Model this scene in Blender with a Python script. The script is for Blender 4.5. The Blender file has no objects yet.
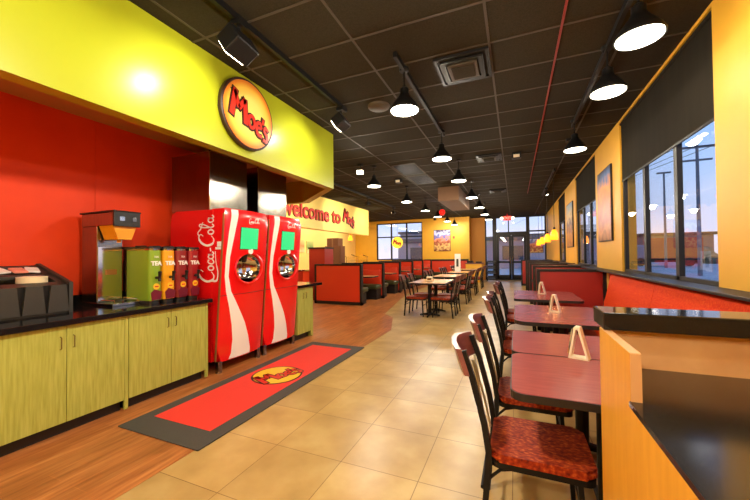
import bpy, bmesh, math, random
from mathutils import Vector, Matrix
random.seed(7)
S = bpy.context.scene
C = S.collection
PI = math.pi

# ------------------------------------------------------------------ materials
def lin(c):
    return tuple(((v/255)/12.92 if v/255 <= .04045 else ((v/255+.055)/1.055)**2.4) for v in c)
MATS = {}
def mat(name, rgb=None, rough=.5, metal=0, spec=.5, emit=None, strength=0, coat=0):
    if name in MATS: return MATS[name]
    m = bpy.data.materials.new(name); m.use_nodes = True
    b = m.node_tree.nodes['Principled BSDF']
    if rgb: b.inputs['Base Color'].default_value = (*lin(rgb), 1)
    b.inputs['Roughness'].default_value = rough
    b.inputs['Metallic'].default_value = metal
    b.inputs['Specular IOR Level'].default_value = spec
    b.inputs['Coat Weight'].default_value = coat
    if emit:
        b.inputs['Emission Color'].default_value = (*lin(emit), 1)
        b.inputs['Emission Strength'].default_value = strength
    MATS[name] = m
    return m
def nodes(m): return m.node_tree.nodes, m.node_tree.links, m.node_tree.nodes['Principled BSDF']
def ramp(nt, stops):
    r = nt.new('ShaderNodeValToRGB'); e = r.color_ramp.elements
    while len(e) > 1: e.remove(e[0])
    e[0].position = stops[0][0]; e[0].color = (*lin(stops[0][1]), 1)
    for p, c in stops[1:]:
        k = e.new(p); k.color = (*lin(c), 1)
    return r
def coords(nt, lk, scale=(1, 1, 1), loc=(0, 0, 0), rot=(0, 0, 0)):
    tc = nt.new('ShaderNodeTexCoord'); mp = nt.new('ShaderNodeMapping')
    mp.inputs['Scale'].default_value = scale; mp.inputs['Location'].default_value = loc
    mp.inputs['Rotation'].default_value = rot
    lk.new(tc.outputs['Object'], mp.inputs['Vector'])
    return mp.outputs['Vector']
def noisemat(name, stops, scale, rough=.5, detail=3, stretch=(1, 1, 1), spec=.5, metal=0, bump=0):
    m = mat(name, rough=rough, spec=spec, metal=metal)
    nt, lk, b = nodes(m)
    if b.inputs['Base Color'].is_linked: return m
    n = nt.new('ShaderNodeTexNoise'); n.inputs['Scale'].default_value = scale; n.inputs['Detail'].default_value = detail
    lk.new(coords(nt, lk, stretch), n.inputs['Vector'])
    r = ramp(nt, stops); lk.new(n.outputs['Fac'], r.inputs['Fac']); lk.new(r.outputs['Color'], b.inputs['Base Color'])
    if bump:
        bp = nt.new('ShaderNodeBump'); bp.inputs['Strength'].default_value = bump
        lk.new(n.outputs['Fac'], bp.inputs['Height']); lk.new(bp.outputs['Normal'], b.inputs['Normal'])
    return m

def tile_floor():
    m = mat('beige stone floor tile', rough=.3, spec=.4)
    nt, lk, b = nodes(m)
    v = coords(nt, lk, (1, 1, 1), (1.195, -2.155, 0))
    br = nt.new('ShaderNodeTexBrick'); br.offset = 0; br.squash = 1
    br.inputs['Scale'].default_value = 1; br.inputs['Brick Width'].default_value = .578; br.inputs['Row Height'].default_value = .578
    br.inputs['Mortar Size'].default_value = .003; br.inputs['Mortar Smooth'].default_value = .2
    br.inputs['Color1'].default_value = (1, 1, 1, 1); br.inputs['Color2'].default_value = (.82, .82, .82, 1)
    br.inputs['Mortar'].default_value = (.42, .36, .3, 1)
    lk.new(v, br.inputs['Vector'])
    n = nt.new('ShaderNodeTexNoise'); n.inputs['Scale'].default_value = 2.6; n.inputs['Detail'].default_value = 6
    lk.new(v, n.inputs['Vector'])
    r = ramp(nt, [(.3, (172, 138, 80)), (.52, (190, 156, 95)), (.7, (204, 174, 114))]); lk.new(n.outputs['Fac'], r.inputs['Fac'])
    mx = nt.new('ShaderNodeMixRGB'); mx.blend_type = 'MULTIPLY'; mx.inputs['Fac'].default_value = 1
    lk.new(r.outputs['Color'], mx.inputs[1]); lk.new(br.outputs['Color'], mx.inputs[2]); lk.new(mx.outputs['Color'], b.inputs['Base Color'])
    return m
def plank_floor():
    m = mat('orange brown wood plank', rough=.33, spec=.45)
    nt, lk, b = nodes(m)
    v = coords(nt, lk, (1, 1, 1), (0, 0, 0), (0, 0, PI/2))
    br = nt.new('ShaderNodeTexBrick'); br.offset = .37; br.squash = 1
    br.inputs['Scale'].default_value = 1; br.inputs['Brick Width'].default_value = .92; br.inputs['Row Height'].default_value = .15
    br.inputs['Mortar Size'].default_value = .0018; br.inputs['Mortar'].default_value = (1, .92, .8, 1)
    br.inputs['Color1'].default_value = (1, 1, 1, 1); br.inputs['Color2'].default_value = (.72, .68, .62, 1)
    lk.new(v, br.inputs['Vector'])
    n = nt.new('ShaderNodeTexNoise'); n.inputs['Scale'].default_value = 3; n.inputs['Detail'].default_value = 6
    lk.new(coords(nt, lk, (9, .8, 1)), n.inputs['Vector'])
    r = ramp(nt, [(.3, (150, 84, 40)), (.5, (178, 108, 56)), (.72, (200, 132, 74))]); lk.new(n.outputs['Fac'], r.inputs['Fac'])
    mx = nt.new('ShaderNodeMixRGB'); mx.blend_type = 'MULTIPLY'; mx.inputs['Fac'].default_value = 1
    lk.new(r.outputs['Color'], mx.inputs[1]); lk.new(br.outputs['Color'], mx.inputs[2]); lk.new(mx.outputs['Color'], b.inputs['Base Color'])
    return m
def poster_mat(name, stops, axis='Z', z0=0, z1=1, scale=6, amt=.55):
    m = mat(name, rough=.4); nt, lk, b = nodes(m)
    tc = nt.new('ShaderNodeTexCoord'); sp = nt.new('ShaderNodeSeparateXYZ'); lk.new(tc.outputs['Object'], sp.inputs[0])
    mr = nt.new('ShaderNodeMapRange'); mr.inputs['From Min'].default_value = z0; mr.inputs['From Max'].default_value = z1
    lk.new(sp.outputs[axis], mr.inputs['Value'])
    n = nt.new('ShaderNodeTexNoise'); n.inputs['Scale'].default_value = scale; n.inputs['Detail'].default_value = 5
    lk.new(tc.outputs['Object'], n.inputs['Vector'])
    a = nt.new('ShaderNodeMath'); a.operation = 'MULTIPLY_ADD'; a.inputs[1].default_value = amt; a.inputs[2].default_value = -amt/2
    lk.new(n.outputs['Fac'], a.inputs[0])
    s = nt.new('ShaderNodeMath'); s.operation = 'ADD'; lk.new(a.outputs[0], s.inputs[0]); lk.new(mr.outputs[0], s.inputs[1])
    r = ramp(nt, stops); lk.new(s.outputs[0], r.inputs['Fac']); lk.new(r.outputs['Color'], b.inputs['Base Color'])
    return m
def glass_mat(name, f0=.09, tint=(1, 1, 1)):
    m = bpy.data.materials.new(name); m.use_nodes = True
    nt, lk = m.node_tree.nodes, m.node_tree.links
    nt.clear()
    o = nt.new('ShaderNodeOutputMaterial'); mx = nt.new('ShaderNodeMixShader')
    t = nt.new('ShaderNodeBsdfTransparent'); t.inputs['Color'].default_value = (*tint, 1)
    g = nt.new('ShaderNodeBsdfGlossy'); g.inputs['Roughness'].default_value = .0
    lw = nt.new('ShaderNodeLayerWeight'); lw.inputs['Blend'].default_value = .5
    pw = nt.new('ShaderNodeMath'); pw.operation = 'POWER'; pw.inputs[1].default_value = 5
    ad = nt.new('ShaderNodeMath'); ad.operation = 'MULTIPLY_ADD'; ad.inputs[1].default_value = .9; ad.inputs[2].default_value = f0
    lk.new(lw.outputs['Facing'], pw.inputs[0]); lk.new(pw.outputs[0], ad.inputs[0]); lk.new(ad.outputs[0], mx.inputs[0])
    lk.new(t.outputs[0], mx.inputs[1]); lk.new(g.outputs[0], mx.inputs[2]); lk.new(mx.outputs[0], o.inputs[0])
    MATS[name] = m
    return m

M = {}
M['tile'] = tile_floor(); M['plank'] = plank_floor()
M['ceil'] = noisemat('dark brown acoustic tile', [(.3, (47, 43, 33)), (.7, (58, 53, 41))], 90, .95, spec=.08)
M['grid'] = mat('dull brown ceiling grid metal', (66, 58, 44), .7)
M['redreflection'] = mat('red reflection colour on ceiling bar', (140, 40, 28), .5)  # base colour stands in for red light reflected on the ceiling
M['yellow'] = noisemat('yellow wall paint', [(.3, (217, 162, 40)), (.7, (222, 168, 44))], 3, .5)
M['amberwall'] = mat('dark amber wall paint', (205, 140, 40), .6)
M['kitchenwall'] = mat('pale kitchen wall paint', (240, 205, 120), .5)
M['lime'] = mat('lime yellow glossy paint', (162, 170, 32), .32, spec=.5)
M['redwall'] = noisemat('orange red laminate wall', [(.3, (226, 62, 20)), (.7, (234, 70, 24))], 2.5, .5, spec=.3)
M['redpanel'] = mat('orange red laminate panel', (206, 54, 24), .4)
M['maroonpanel'] = mat('maroon laminate panel', (160, 30, 20), .38)
M['soffit'] = mat('soffit board', (190, 150, 110), .6)
M['darkframe'] = mat('dark bronze frame', (30, 24, 21), .45, spec=.3)
M['blackmetal'] = mat('black powder coated metal', (15, 14, 14), .5, spec=.25)
M['greyplastic'] = mat('charcoal moulded plastic', (50, 48, 43), .45)
M['blackplastic'] = mat('black plastic', (24, 24, 24), .38)
M['granite'] = noisemat('polished black granite', [(.35, (14, 14, 15)), (.62, (24, 24, 26)), (.75, (52, 50, 48))], 320, .1, 2)
M['greywood'] = noisemat('dark speckled solid surface', [(.3, (22, 20, 18)), (.7, (34, 31, 28))], 200, .16, 2)
M['bamboo'] = noisemat('lime stained bamboo', [(.3, (150, 154, 62)), (.5, (166, 170, 78)), (.7, (180, 184, 92))], 4, .4, 4, (14, 14, .9))
M['maple'] = noisemat('golden yellow maple laminate', [(.3, (208, 142, 30)), (.7, (220, 158, 44))], 5, .4, 4, (6, 6, .8))
M['tanlam'] = noisemat('mottled tan laminate', [(.3, (196, 148, 98)), (.7, (214, 170, 118))], 7, .4)
M['steel'] = noisemat('brushed stainless steel', [(.3, (138, 134, 126)), (.7, (164, 160, 152))], 6, .2, 3, (40, 40, .6), metal=1)
M['chrome'] = mat('chrome', (215, 213, 208), .1, 1)
M['red'] = mat('glossy soda red', (226, 18, 20), .22, coat=.4)
M['white'] = mat('white print', (240, 238, 232), .4)
M['cream'] = mat('cream plastic', (235, 222, 190), .35)
M['bronze'] = mat('bronze edge strip', (170, 120, 66), .35, .6)
M['screen'] = mat('lit green screen', (20, 120, 70), .3, emit=(60, 235, 140), strength=.85)
M['matblack'] = noisemat('charcoal rubber mat', [(.3, (58, 54, 48)), (.7, (72, 68, 60))], 220, .8)
M['matred'] = noisemat('red carpet pile', [(.3, (222, 46, 32)), (.7, (234, 58, 42))], 260, .75)
M['logoyellow'] = mat('logo yellow', (246, 196, 44), .4)
M['logored'] = mat('logo red', (214, 44, 26), .4)
M['logodark'] = mat('logo dark outline', (44, 16, 10), .5)
M['tablered'] = noisemat('cherry red laminate top', [(.3, (146, 66, 62)), (.7, (162, 78, 70))], 5, .26, 4, (1, 9, 1))
M['tabletan'] = noisemat('tan wood laminate top', [(.3, (196, 142, 92)), (.7, (212, 162, 110))], 5, .24, 4, (1, 9, 1))
M['tableedge'] = mat('black rubber table edge', (26, 20, 20), .45)
M['crest'] = noisemat('mahogany crest board', [(.3, (104, 58, 56)), (.7, (126, 76, 72))], 6, .3, 4, (6, 1, 6))
M['slat'] = mat('satin metal slat', (150, 140, 118), .3, .8)
M['seatfab'] = noisemat('rust red patterned vinyl', [(.3, (92, 20, 8)), (.46, (132, 38, 12)), (.58, (156, 58, 18)), (.7, (190, 96, 34))], 44, .6, 3, (1, 1.8, 1), .2)
M['benchfab'] = noisemat('bright orange patterned vinyl', [(.35, (190, 42, 8)), (.55, (210, 58, 10)), (.7, (216, 92, 20))], 60, .8, 2, (1, 1.6, 1), .12)
M['greenvinyl'] = mat('dark green bench vinyl', (58, 66, 34), .35)
M['shade'] = noisemat('charcoal roller shade fabric', [(.3, (28, 24, 16)), (.7, (35, 30, 21))], 2, .9, 3, (1, 4, .4), .1)
M['bulb'] = mat('lamp diffuser', (255, 255, 255), .5, emit=(255, 244, 214), strength=10)
M['amberglass'] = mat('glowing amber glass', (250, 150, 30), .3, emit=(255, 150, 22), strength=2.6)
M['spotlens'] = mat('lit spot lens', (255, 255, 255), .4, emit=(255, 240, 205), strength=22)
M['exitred'] = mat('lit red exit face', (220, 20, 16), .4, emit=(240, 24, 16), strength=.8)
M['glass'] = glass_mat('window glass', .06)
M['asphalt'] = noisemat('asphalt lot', [(.3, (150, 152, 156)), (.7, (186, 186, 188))], .8, .7)
M['concrete'] = mat('pale concrete', (176, 174, 170), .8)
M['pole'] = mat('weathered pole wood', (116, 118, 126), .9)
M['foliage'] = noisemat('dull winter foliage', [(.3, (96, 100, 84)), (.7, (130, 128, 104))], 2, .9)
M['lampwhite'] = mat('white troffer diffuser', (255, 255, 255), .5, emit=(255, 236, 190), strength=5)

# ------------------------------------------------------------------ mesh helpers
def BM(): return bmesh.new()
def box(bm, x0, x1, y0, y1, z0, z1, bev=0, seg=2):
    t = bmesh.new()
    bmesh.ops.create_cube(t, size=1)
    for v in t.verts:
        v.co = Vector((x0+(v.co.x+.5)*(x1-x0), y0+(v.co.y+.5)*(y1-y0), z0+(v.co.z+.5)*(z1-z0)))
    if bev: bmesh.ops.bevel(t, geom=t.edges[:], offset=bev, segments=seg, affect='EDGES', profile=.5)
    merge(bm, t)
    return bm
def merge(bm, t, mtx=None):
    if mtx is not None: bmesh.ops.transform(t, matrix=mtx, verts=t.verts[:])
    me = bpy.data.meshes.new('tmp'); t.to_mesh(me); bm.from_mesh(me); bpy.data.meshes.remove(me); t.free()
def tube(bm, pts, r, n=8, cap=True, sq=False):
    pts = [Vector(p) for p in pts]
    rr = r if isinstance(r, (list, tuple)) else [r]*len(pts)
    rings = []; prev = None
    for i, p in enumerate(pts):
        d = (pts[min(i+1, len(pts)-1)]-pts[max(i-1, 0)]).normalized()
        a = prev if prev is not None else (Vector((0, 0, 1)) if abs(d.z) < .9 else Vector((0, 1, 0)))
        u = (a-d*a.dot(d))
        if u.length < 1e-6: u = d.orthogonal()
        u.normalize(); w = d.cross(u); prev = u
        off = PI/n if sq else 0
        rings.append([bm.verts.new(p+(u*math.cos(2*PI*k/n+off)+w*math.sin(2*PI*k/n+off))*rr[i]) for k in range(n)])
    for a, b in zip(rings, rings[1:]):
        for k in range(n): bm.faces.new((a[k], a[(k+1) % n], b[(k+1) % n], b[k]))
    if cap:
        bm.faces.new(list(reversed(rings[0]))); bm.faces.new(rings[-1])
    return bm
def lathe(bm, prof, n=24, cx=0, cy=0, cz=0, axis='Z', caps=True):
    rings = []
    for r, z in prof:
        ring = []
        for k in range(n):
            a = 2*PI*k/n
            if axis == 'Z': p = (cx+r*math.cos(a), cy+r*math.sin(a), cz+z)
            elif axis == 'X': p = (cx+z, cy+r*math.cos(a), cz+r*math.sin(a))
            else: p = (cx+r*math.cos(a), cy+z, cz+r*math.sin(a))
            ring.append(bm.verts.new(p))
        rings.append(ring)
    for a, b in zip(rings, rings[1:]):
        for k in range(n):
            bm.faces.new((a[k], a[(k+1) % n], b[(k+1) % n], b[k]))
    if caps and prof[0][0] > 1e-4: bm.faces.new(rings[0])
    if caps and prof[-1][0] > 1e-4: bm.faces.new(rings[-1])
    return bm
def prism(bm, poly, fn0, fn1):
    """poly of 2-D points; fn0/fn1 map a point to the front / back vertex"""
    a = [bm.verts.new(fn0(p)) for p in poly]; b = [bm.verts.new(fn1(p)) for p in poly]
    bm.faces.new(a); bm.faces.new(list(reversed(b)))
    n = len(poly)
    for i in range(n): bm.faces.new((a[i], b[i], b[(i+1) % n], a[(i+1) % n]))
    return bm
def prismz(bm, poly, z0, z1): return prism(bm, poly, lambda p: (p[0], p[1], z1), lambda p: (p[0], p[1], z0))
def rrect(x0, x1, y0, y1, r, n=5):
    out = []
    for cx, cy, a0 in ((x1-r, y1-r, 0), (x0+r, y1-r, PI/2), (x0+r, y0+r, PI), (x1-r, y0+r, 1.5*PI)):
        for k in range(n+1):
            a = a0+PI/2*k/n; out.append((cx+r*math.cos(a), cy+r*math.sin(a)))
    return out
def frame2(bm, put, a0, a1, b0, b1, w, d):
    """rectangular frame of bars; put(a,b,c) places a point"""
    for A0, A1, B0, B1 in ((a0, a1, b0, b0+w), (a0, a1, b1-w, b1), (a0, a0+w, b0+w, b1-w), (a1-w, a1, b0+w, b1-w)):
        p = [(A0, B0), (A1, B0), (A1, B1), (A0, B1)]
        prism(bm, p, lambda q: put(q[0], q[1], 0), lambda q: put(q[0], q[1], d))
    return bm
def obj(name, bm, m, parent=None, loc=None, smooth=False):
    bmesh.ops.recalc_face_normals(bm, faces=bm.faces[:])
    me = bpy.data.meshes.new(name); bm.to_mesh(me); bm.free()
    o = bpy.data.objects.new(name, me); C.objects.link(o)
    me.materials.append(M[m] if isinstance(m, str) else m)
    if smooth:
        for p in me.polygons: p.use_smooth = True
        try: me.set_sharp_from_angle(angle=math.radians(40))
        except Exception: pass
    if parent: o.parent = parent
    if loc: o.location = loc
    return o
def thing(name, label, cat, loc=(0, 0, 0), rz=0, group=None):
    o = bpy.data.objects.new(name, None); C.objects.link(o); o.empty_display_size = .1
    o.location = loc; o.rotation_euler = (0, 0, rz)
    o['label'] = label; o['category'] = cat
    if group: o['group'] = group
    return o
def tag(o, label, cat, group=None):
    o['label'] = label; o['category'] = cat
    if group: o['group'] = group
    return o
def struct(name, bm, m, parent=None, smooth=False):
    o = obj(name, bm, m, parent, smooth=smooth)
    if not parent: o['kind'] = 'structure'
    return o
def dup(root, loc, rz=0, label=None, group=None):
    r = root.copy(); C.objects.link(r); r.location = loc; r.rotation_euler = (0, 0, rz)
    if label: r['label'] = label
    if group: r['group'] = group
    for ch in list(root.children):
        c = ch.copy(); C.objects.link(c); c.parent = r
        for g in ch.children:
            d = g.copy(); C.objects.link(d); d.parent = c
    return r
def textmesh(body, size, extrude=.01, offset=0):
    cu = bpy.data.curves.new('txt', 'FONT'); cu.body = body; cu.size = size; cu.extrude = extrude; cu.offset = offset
    cu.align_x = 'CENTER'; cu.align_y = 'CENTER'; cu.resolution_u = 4
    o = bpy.data.objects.new('txt', cu); C.objects.link(o)
    dg = bpy.context.evaluated_depsgraph_get(); dg.update()
    me = bpy.data.meshes.new_from_object(o.evaluated_get(dg))
    bpy.data.objects.remove(o); bpy.data.curves.remove(cu)
    bm = bmesh.new(); bm.from_mesh(me); bpy.data.meshes.remove(me)
    return bm
def basis(o, u, v):
    u = Vector(u).normalized(); v = Vector(v).normalized(); n = u.cross(v)
    m = Matrix((u, v, n)).transposed().to_4x4(); m.translation = Vector(o)
    return m
def placed(bm, o, u, v):
    bmesh.ops.transform(bm, matrix=basis(o, u, v), verts=bm.verts[:]); return bm
def strokes(paths, depth, grow=0):
    """ink strokes (list of (points, width)) as flat ribbons in the XY plane, thickness depth"""
    bm = bmesh.new()
    for pts, w in paths:
        ww = w if isinstance(w, (list, tuple)) else [w]*len(pts)
        P = [Vector((p[0], p[1])) for p in pts]; L, R = [], []
        for i, p in enumerate(P):
            d = P[min(i+1, len(P)-1)]-P[max(i-1, 0)]
            if d.length < 1e-6: d = Vector((1, 0))
            d.normalize(); n = Vector((-d.y, d.x)); h = ww[i]/2+grow
            e = d*grow if i == len(P)-1 else (-d*grow if i == 0 else Vector((0, 0)))
            L.append(p+n*h+e); R.append(p-n*h+e)
        for i in range(len(P)-1):
            q = [L[i], R[i], R[i+1], L[i+1]]
            prism(bm, q, lambda a: (a.x, a.y, depth), lambda a: (a.x, a.y, 0))
    return bm
def spline(pts, n=6):
    out = []; P = [Vector(p) for p in pts]
    for i in range(len(P)-1):
        a, b, c, d = P[max(i-1, 0)], P[i], P[i+1], P[min(i+2, len(P)-1)]
        for k in range(n):
            t = k/n
            out.append(.5*((2*b)+(c-a)*t+(2*a-5*b+4*c-d)*t*t+(3*b-a-3*c+d)*t**3))
    out.append(P[-1])
    return [(p.x, p.y) for p in out]
def oval(cx, cy, rx, ry, n=14, a0=0, a1=2*PI): return [(cx+rx*math.cos(a0+(a1-a0)*k/n), cy+ry*math.sin(a0+(a1-a0)*k/n)) for k in range(n+1)]

# hand-lettered restaurant name: capital M, then o e ' s on a falling line
def moes():
    return [
        ([(0.02, -.02), (.05, .24), (.09, .5)], .10), ([(.06, .47), (.19, .2)], .09), ([(.19, .2), (.34, .44)], .09), ([(.33, .44), (.36, .2), (.38, -.02)], .10),
        (oval(.53, .12, .085, .115), .065),
        ([(.69, .10), (.81, .14)], .05), (spline([(.81, .14), (.77, .23), (.69, .19), (.67, .08), (.72, -.03), (.83, -.02)]), .06),
        ([(.86, .36), (.84, .24)], .05),
        (spline([(1.0, .18), (.93, .22), (.89, .14), (.97, .07), (.97, -.05), (.87, -.06)]), .06)]
def moes_sign(root, o, u, v, size, depth):
    """outline and fill lettering; o is the middle"""
    for nm, g, d, m in (('letter_outline', .028, depth, 'logodark'), ('lettering', 0, depth*1.6, 'logored')):
        bm = strokes([([(x-.5, y-.2) for x, y in p], w) for p, w in moes()], d, g)
        for vv in bm.verts: vv.co.x *= size; vv.co.y *= size
        placed(bm, o, u, v)
        obj(nm, bm, m, root)
# flowing script of the soft drink
def script():
    def C(x): return (spline([(x+.52, .70), (x+.60, .88), (x+.44, .99), (x+.20, .82), (x+.06, .45), (x+.14, .08), (x+.34, 0), (x+.52, .16)]), [.03]*8+[.05]*6+[.1]*18+[.06]*6+[.03]*5)
    def o(x): return (oval(x, .19, .105, .18), .065)
    def c(x): return (spline([(x+.17, .30), (x+.10, .38), (x, .28), (x-.02, .1), (x+.07, 0), (x+.2, .1)]), .06)
    def a(x): return [(oval(x, .19, .10, .17), .06), (spline([(x+.11, .36), (x+.10, .1), (x+.16, 0), (x+.24, .1)]), .055)]
    out = [C(0), o(.70), c(.92), *a(1.24), ([(1.50, .2), (1.66, .23)], .06), C(1.72), o(2.42),
           (spline([(2.6, .15), (2.80, .7), (2.78, .95), (2.66, .8), (2.64, .2), (2.70, 0), (2.80, .1)]), .055), *a(2.98),
           (spline([(.1, .12), (.12, -.18), (.5, -.26), (1.0, -.14), (1.5, -.1)]), [.09]*8+[.06]*8+[.03]*9),
           (spline([(2.2, .95), (2.4, 1.05), (2.6, .85), (2.9, .72)]), .05)]
    return [(p, (w[:len(p)]+[w[-1]]*max(0, len(p)-len(w))) if isinstance(w, list) else w) for p, w in out]

# ------------------------------------------------------------------ setting
CZ = 3.66                                     # ceiling height
XR = 1.6                                      # window wall
YB, YD = 19.5, 20.6                           # back wall, entrance
WL = -4.65                                    # red counter wall
XK = -9.6                                     # kitchen side wall
bm = BM(); box(bm, XK-.3, 1.9, -3.2, YD+.3, -.12, 0); struct('floor', bm, 'tile')
bm = BM()
prismz(bm, [(WL, -3.2), (-2.32, -3.2), (-2.32, 6.3), (-2.75, 7.6), (-3.1, 7.95), (-3.55, 10.4), (-3.9, 12.5), (-3.9, YB), (-8.9, YB), (-8.9, 6.3), (WL, 6.3)], .0005, .003)
struct('trim_1', bm, 'plank')
bm = BM(); box(bm, XK-.3, 1.9, -3.2, YD+.3, CZ, CZ+.15); ceil = struct('ceiling', bm, 'ceil')
bm = BM()
for x in (-8.9, -7.63, -6.4, -5.3, -4.05, -2.77, -1.465, -.21, 1.03): box(bm, x-.012, x+.012, -3.2, YD, CZ-.006, CZ+.01)
y = 2.34-9*.609
while y < YD:
    box(bm, XK, XR, y-.012, y+.012, CZ-.005, CZ+.01); y += .609
struct('ceiling_grid', bm, 'grid', ceil)
bm = BM(); box(bm, .432, .452, 3.2, 13, CZ-.009, CZ+.01); struct('ceiling_red_reflection', bm, 'redreflection', ceil)  # thin bar coloured as a red light reflection along the ceiling

# window wall on the right
piers = [(-3.2, 3.76), (6.53, 8.33), (10.85, 13.0), (14.9, YD)]
wins = [(3.76, 6.53, (4.62, 5.58)), (8.33, 10.85, (9.1, 9.95)), (13.0, 14.9, (13.7,))]
bm = BM()
for a, b in piers: box(bm, XR, XR+.2, a, b, 1.18, 3.625)
box(bm, XR, XR+.2, -3.2, YD, 0, 1.18); box(bm, XR, XR+.2, -3.2, YD, 3.625, CZ)
struct('wall_right', bm, 'yellow')
bm = BM(); box(bm, XR-.22, XR+.02, 1.9, 20.2, 1.175, 1.2, .004); struct('trim_2', bm, 'darkframe')      # dark sill cap over bench backs
for i, (a, b, mul) in enumerate(wins):
    w = thing('window_%d' % (i+1), 'window', 'window'); del w['label'], w['category']; w['kind'] = 'structure'
    bm = BM(); put = lambda p, q, c: (XR+.03+c, p, q)
    frame2(bm, put, a, b, 1.18, 3.625, .06, .05)
    for ym in mul: box(bm, XR+.03, XR+.08, ym-.04, ym+.04, 1.2, 3.6)
    obj('window_frame', bm, 'darkframe', w)
    bm = BM(); box(bm, XR+.054, XR+.060, a+.05, b-.05, 1.23, 3.58); obj('window_pane', bm, 'glass', w)
    lab = ['charcoal roller shade half lowered over the nearest triple window', 'charcoal roller shade over the window between the two wall posters', 'charcoal roller shade on the farthest side window near the entrance'][i]
    t = thing('roller_shade', lab, 'window shade', (XR+.022, (a+b)/2, 2.67), 0, 'roller shades on the side windows')
    h = (b-a)/2-.01
    bm = BM(); box(bm, 0, .006, -h, h, 0, .91); obj('shade_fabric', bm, 'shade', t)
    bm = BM(); tube(bm, [(.004, -h, .92), (.004, h, .92)], .026, 12); obj('roller_tube', bm, 'shade', t, smooth=True)
    bm = BM(); box(bm, -.006, .012, -h, h, -.02, .005, .003); obj('hem_bar', bm, 'blackmetal', t)

# back wall, alcove, kitchen and entrance
bx0, bx1, bz0, bz1 = -8.1, -5.12, 1.2, 3.5
bm = BM()
box(bm, XK, bx0, YB, YB+.2, 0, CZ); box(bm, bx1, -2.38, YB, YB+.2, 0, CZ)
box(bm, bx0, bx1, YB, YB+.2, 0, bz0); box(bm, bx0, bx1, YB, YB+.2, bz1, CZ)
struct('wall_back', bm, 'yellow')
bm = BM(); box(bm, -2.5, -1.62, YD-.1, YD+.1, 0, CZ); box(bm, -2.58, -2.38, YB+.2, YD, 0, CZ); struct('wall_alcove', bm, 'amberwall')
w = thing('window_4', '', ''); del w['label'], w['category']; w['kind'] = 'structure'
bm = BM(); put = lambda p, q, c: (p, YB+.04+c, q)
frame2(bm, put, bx0, bx1, bz0, bz1, .06, .1)
for x in (-7.12, -6.12): box(bm, x-.04, x+.04, YB+.04, YB+.14, bz0, bz1)
box(bm, bx0, bx1, YB+.04, YB+.14, 2.6, 2.67)
obj('window_frame', bm, 'darkframe', w)
bm = BM(); box(bm, bx0+.04, bx1-.04, YB+.1, YB+.106, bz0+.04, bz1-.04); obj('window_pane', bm, 'glass', w)
# entrance glazing
w = thing('window_5', '', ''); del w['label'], w['category']; w['kind'] = 'structure'
bm = BM(); put = lambda p, q, c: (p, YD+c, q)
frame2(bm, put, -1.62, XR, 0, CZ, .07, .12)
for x, hw in ((-1.09, .11), (.68, .09)): box(bm, x-hw, x+hw, YD-.01, YD+.13, 0, CZ)
box(bm, -1.0, .6, YD, YD+.12, 2.6, 2.78); box(bm, .7, XR, YD, YD+.12, 2.75, 2.83); box(bm, .7, XR, YD, YD+.12, .98, 1.06)
box(bm, -.36, -.3, YD, YD+.12, 2.7, CZ-.05)
obj('window_frame', bm, 'darkframe', w)
bm = BM(); box(bm, -1.6, -1.2, YD+.05, YD+.056, .05, CZ-.05); box(bm, -.98, .59, YD+.05, YD+.056, 2.78, CZ-.06); box(bm, .77, XR-.05, YD+.05, YD+.056, .06, CZ-.06)
obj('window_pane', bm, 'glass', w)
for i, (x0, x1) in enumerate(((-.975, -.2), (-.19, .585))):
    d = thing('door_%d' % (i+1), '', ''); del d['label'], d['category']; d['kind'] = 'structure'
    bm = BM(); frame2(bm, lambda p, q, c: (p, YD+.02+c, q), x0, x1, .02, 2.6, .12, .06)
    box(bm, x0, x1, YD+.02, YD+.08, .02, .3); box(bm, x0, x1, YD+.02, YD+.08, .98, 1.1)
    obj('door_frame', bm, 'darkframe', d)
    bm = BM(); box(bm, x0+.1, x1-.1, YD+.045, YD+.051, .28, 2.5); obj('door_pane', bm, 'glass', d)
    s = 1 if i == 0 else -1; hx = (x1-.05) if i == 0 else (x0+.05)
    bm = BM(); tube(bm, [(hx, YD+.02, .95), (hx, YD-.05, .95), (hx, YD-.05, 1.35), (hx, YD+.02, 1.35)], .014); obj('door_handle', bm, 'steel', d)
bm = BM(); box(bm, XK-.2, XK, -3.2, YB+.2, 0, CZ); struct('wall_left', bm, 'kitchenwall')
bm = BM(); box(bm, XK-.2, 1.8, -3.3, -3.1, 0, CZ); struct('wall_front', bm, 'yellow')
# red wall behind the drinks counter (panelled), soffit and lime bulkhead
bm = BM()
for a, b in ((-3.1, -.2), (-.197, 2.37), (2.373, 5.7)): box(bm, WL-.2, WL, a, b, 0, CZ)
struct('wall_counter', bm, 'redwall')
FX = -2.95; FZ = 2.69; SZ = 3.16
bm = BM()
prismz(bm, [(FX, -3.1), (FX, 5.14), (-4.23, 6.27), (-5.9, 6.27), (-5.9, 6.13), (-4.3, 6.13), (FX-.14, 5.08), (FX-.14, -3.1)], FZ, CZ)
struct('bulkhead', bm, 'lime')
bm = BM(); prismz(bm, [(FX-.14, -3.1), (FX-.14, 5.08), (-4.3, 6.13), (-5.9, 6.13), (-5.9, 5.7), (WL, 5.7), (WL, -3.1)], SZ, SZ+.05); struct('soffit', bm, 'soffit')
# header over the service line
bm = BM(); box(bm, -6.75, -6.47, 5.5, 14.6, 2.46, CZ); struct('service_header', bm, mat('pale yellow header paint', (248, 216, 110), .45))
bm = BM(); box(bm, XK, -6.75, 5.3, 5.5, 0, CZ); struct('wall_kitchen', bm, 'kitchenwall')
bm = BM(); box(bm, -2.25, -1.6, 10.6, 13.2, 3.22, CZ); struct('ceiling_box', bm, mat('brown duct casing', (96, 66, 40), .7))

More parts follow.
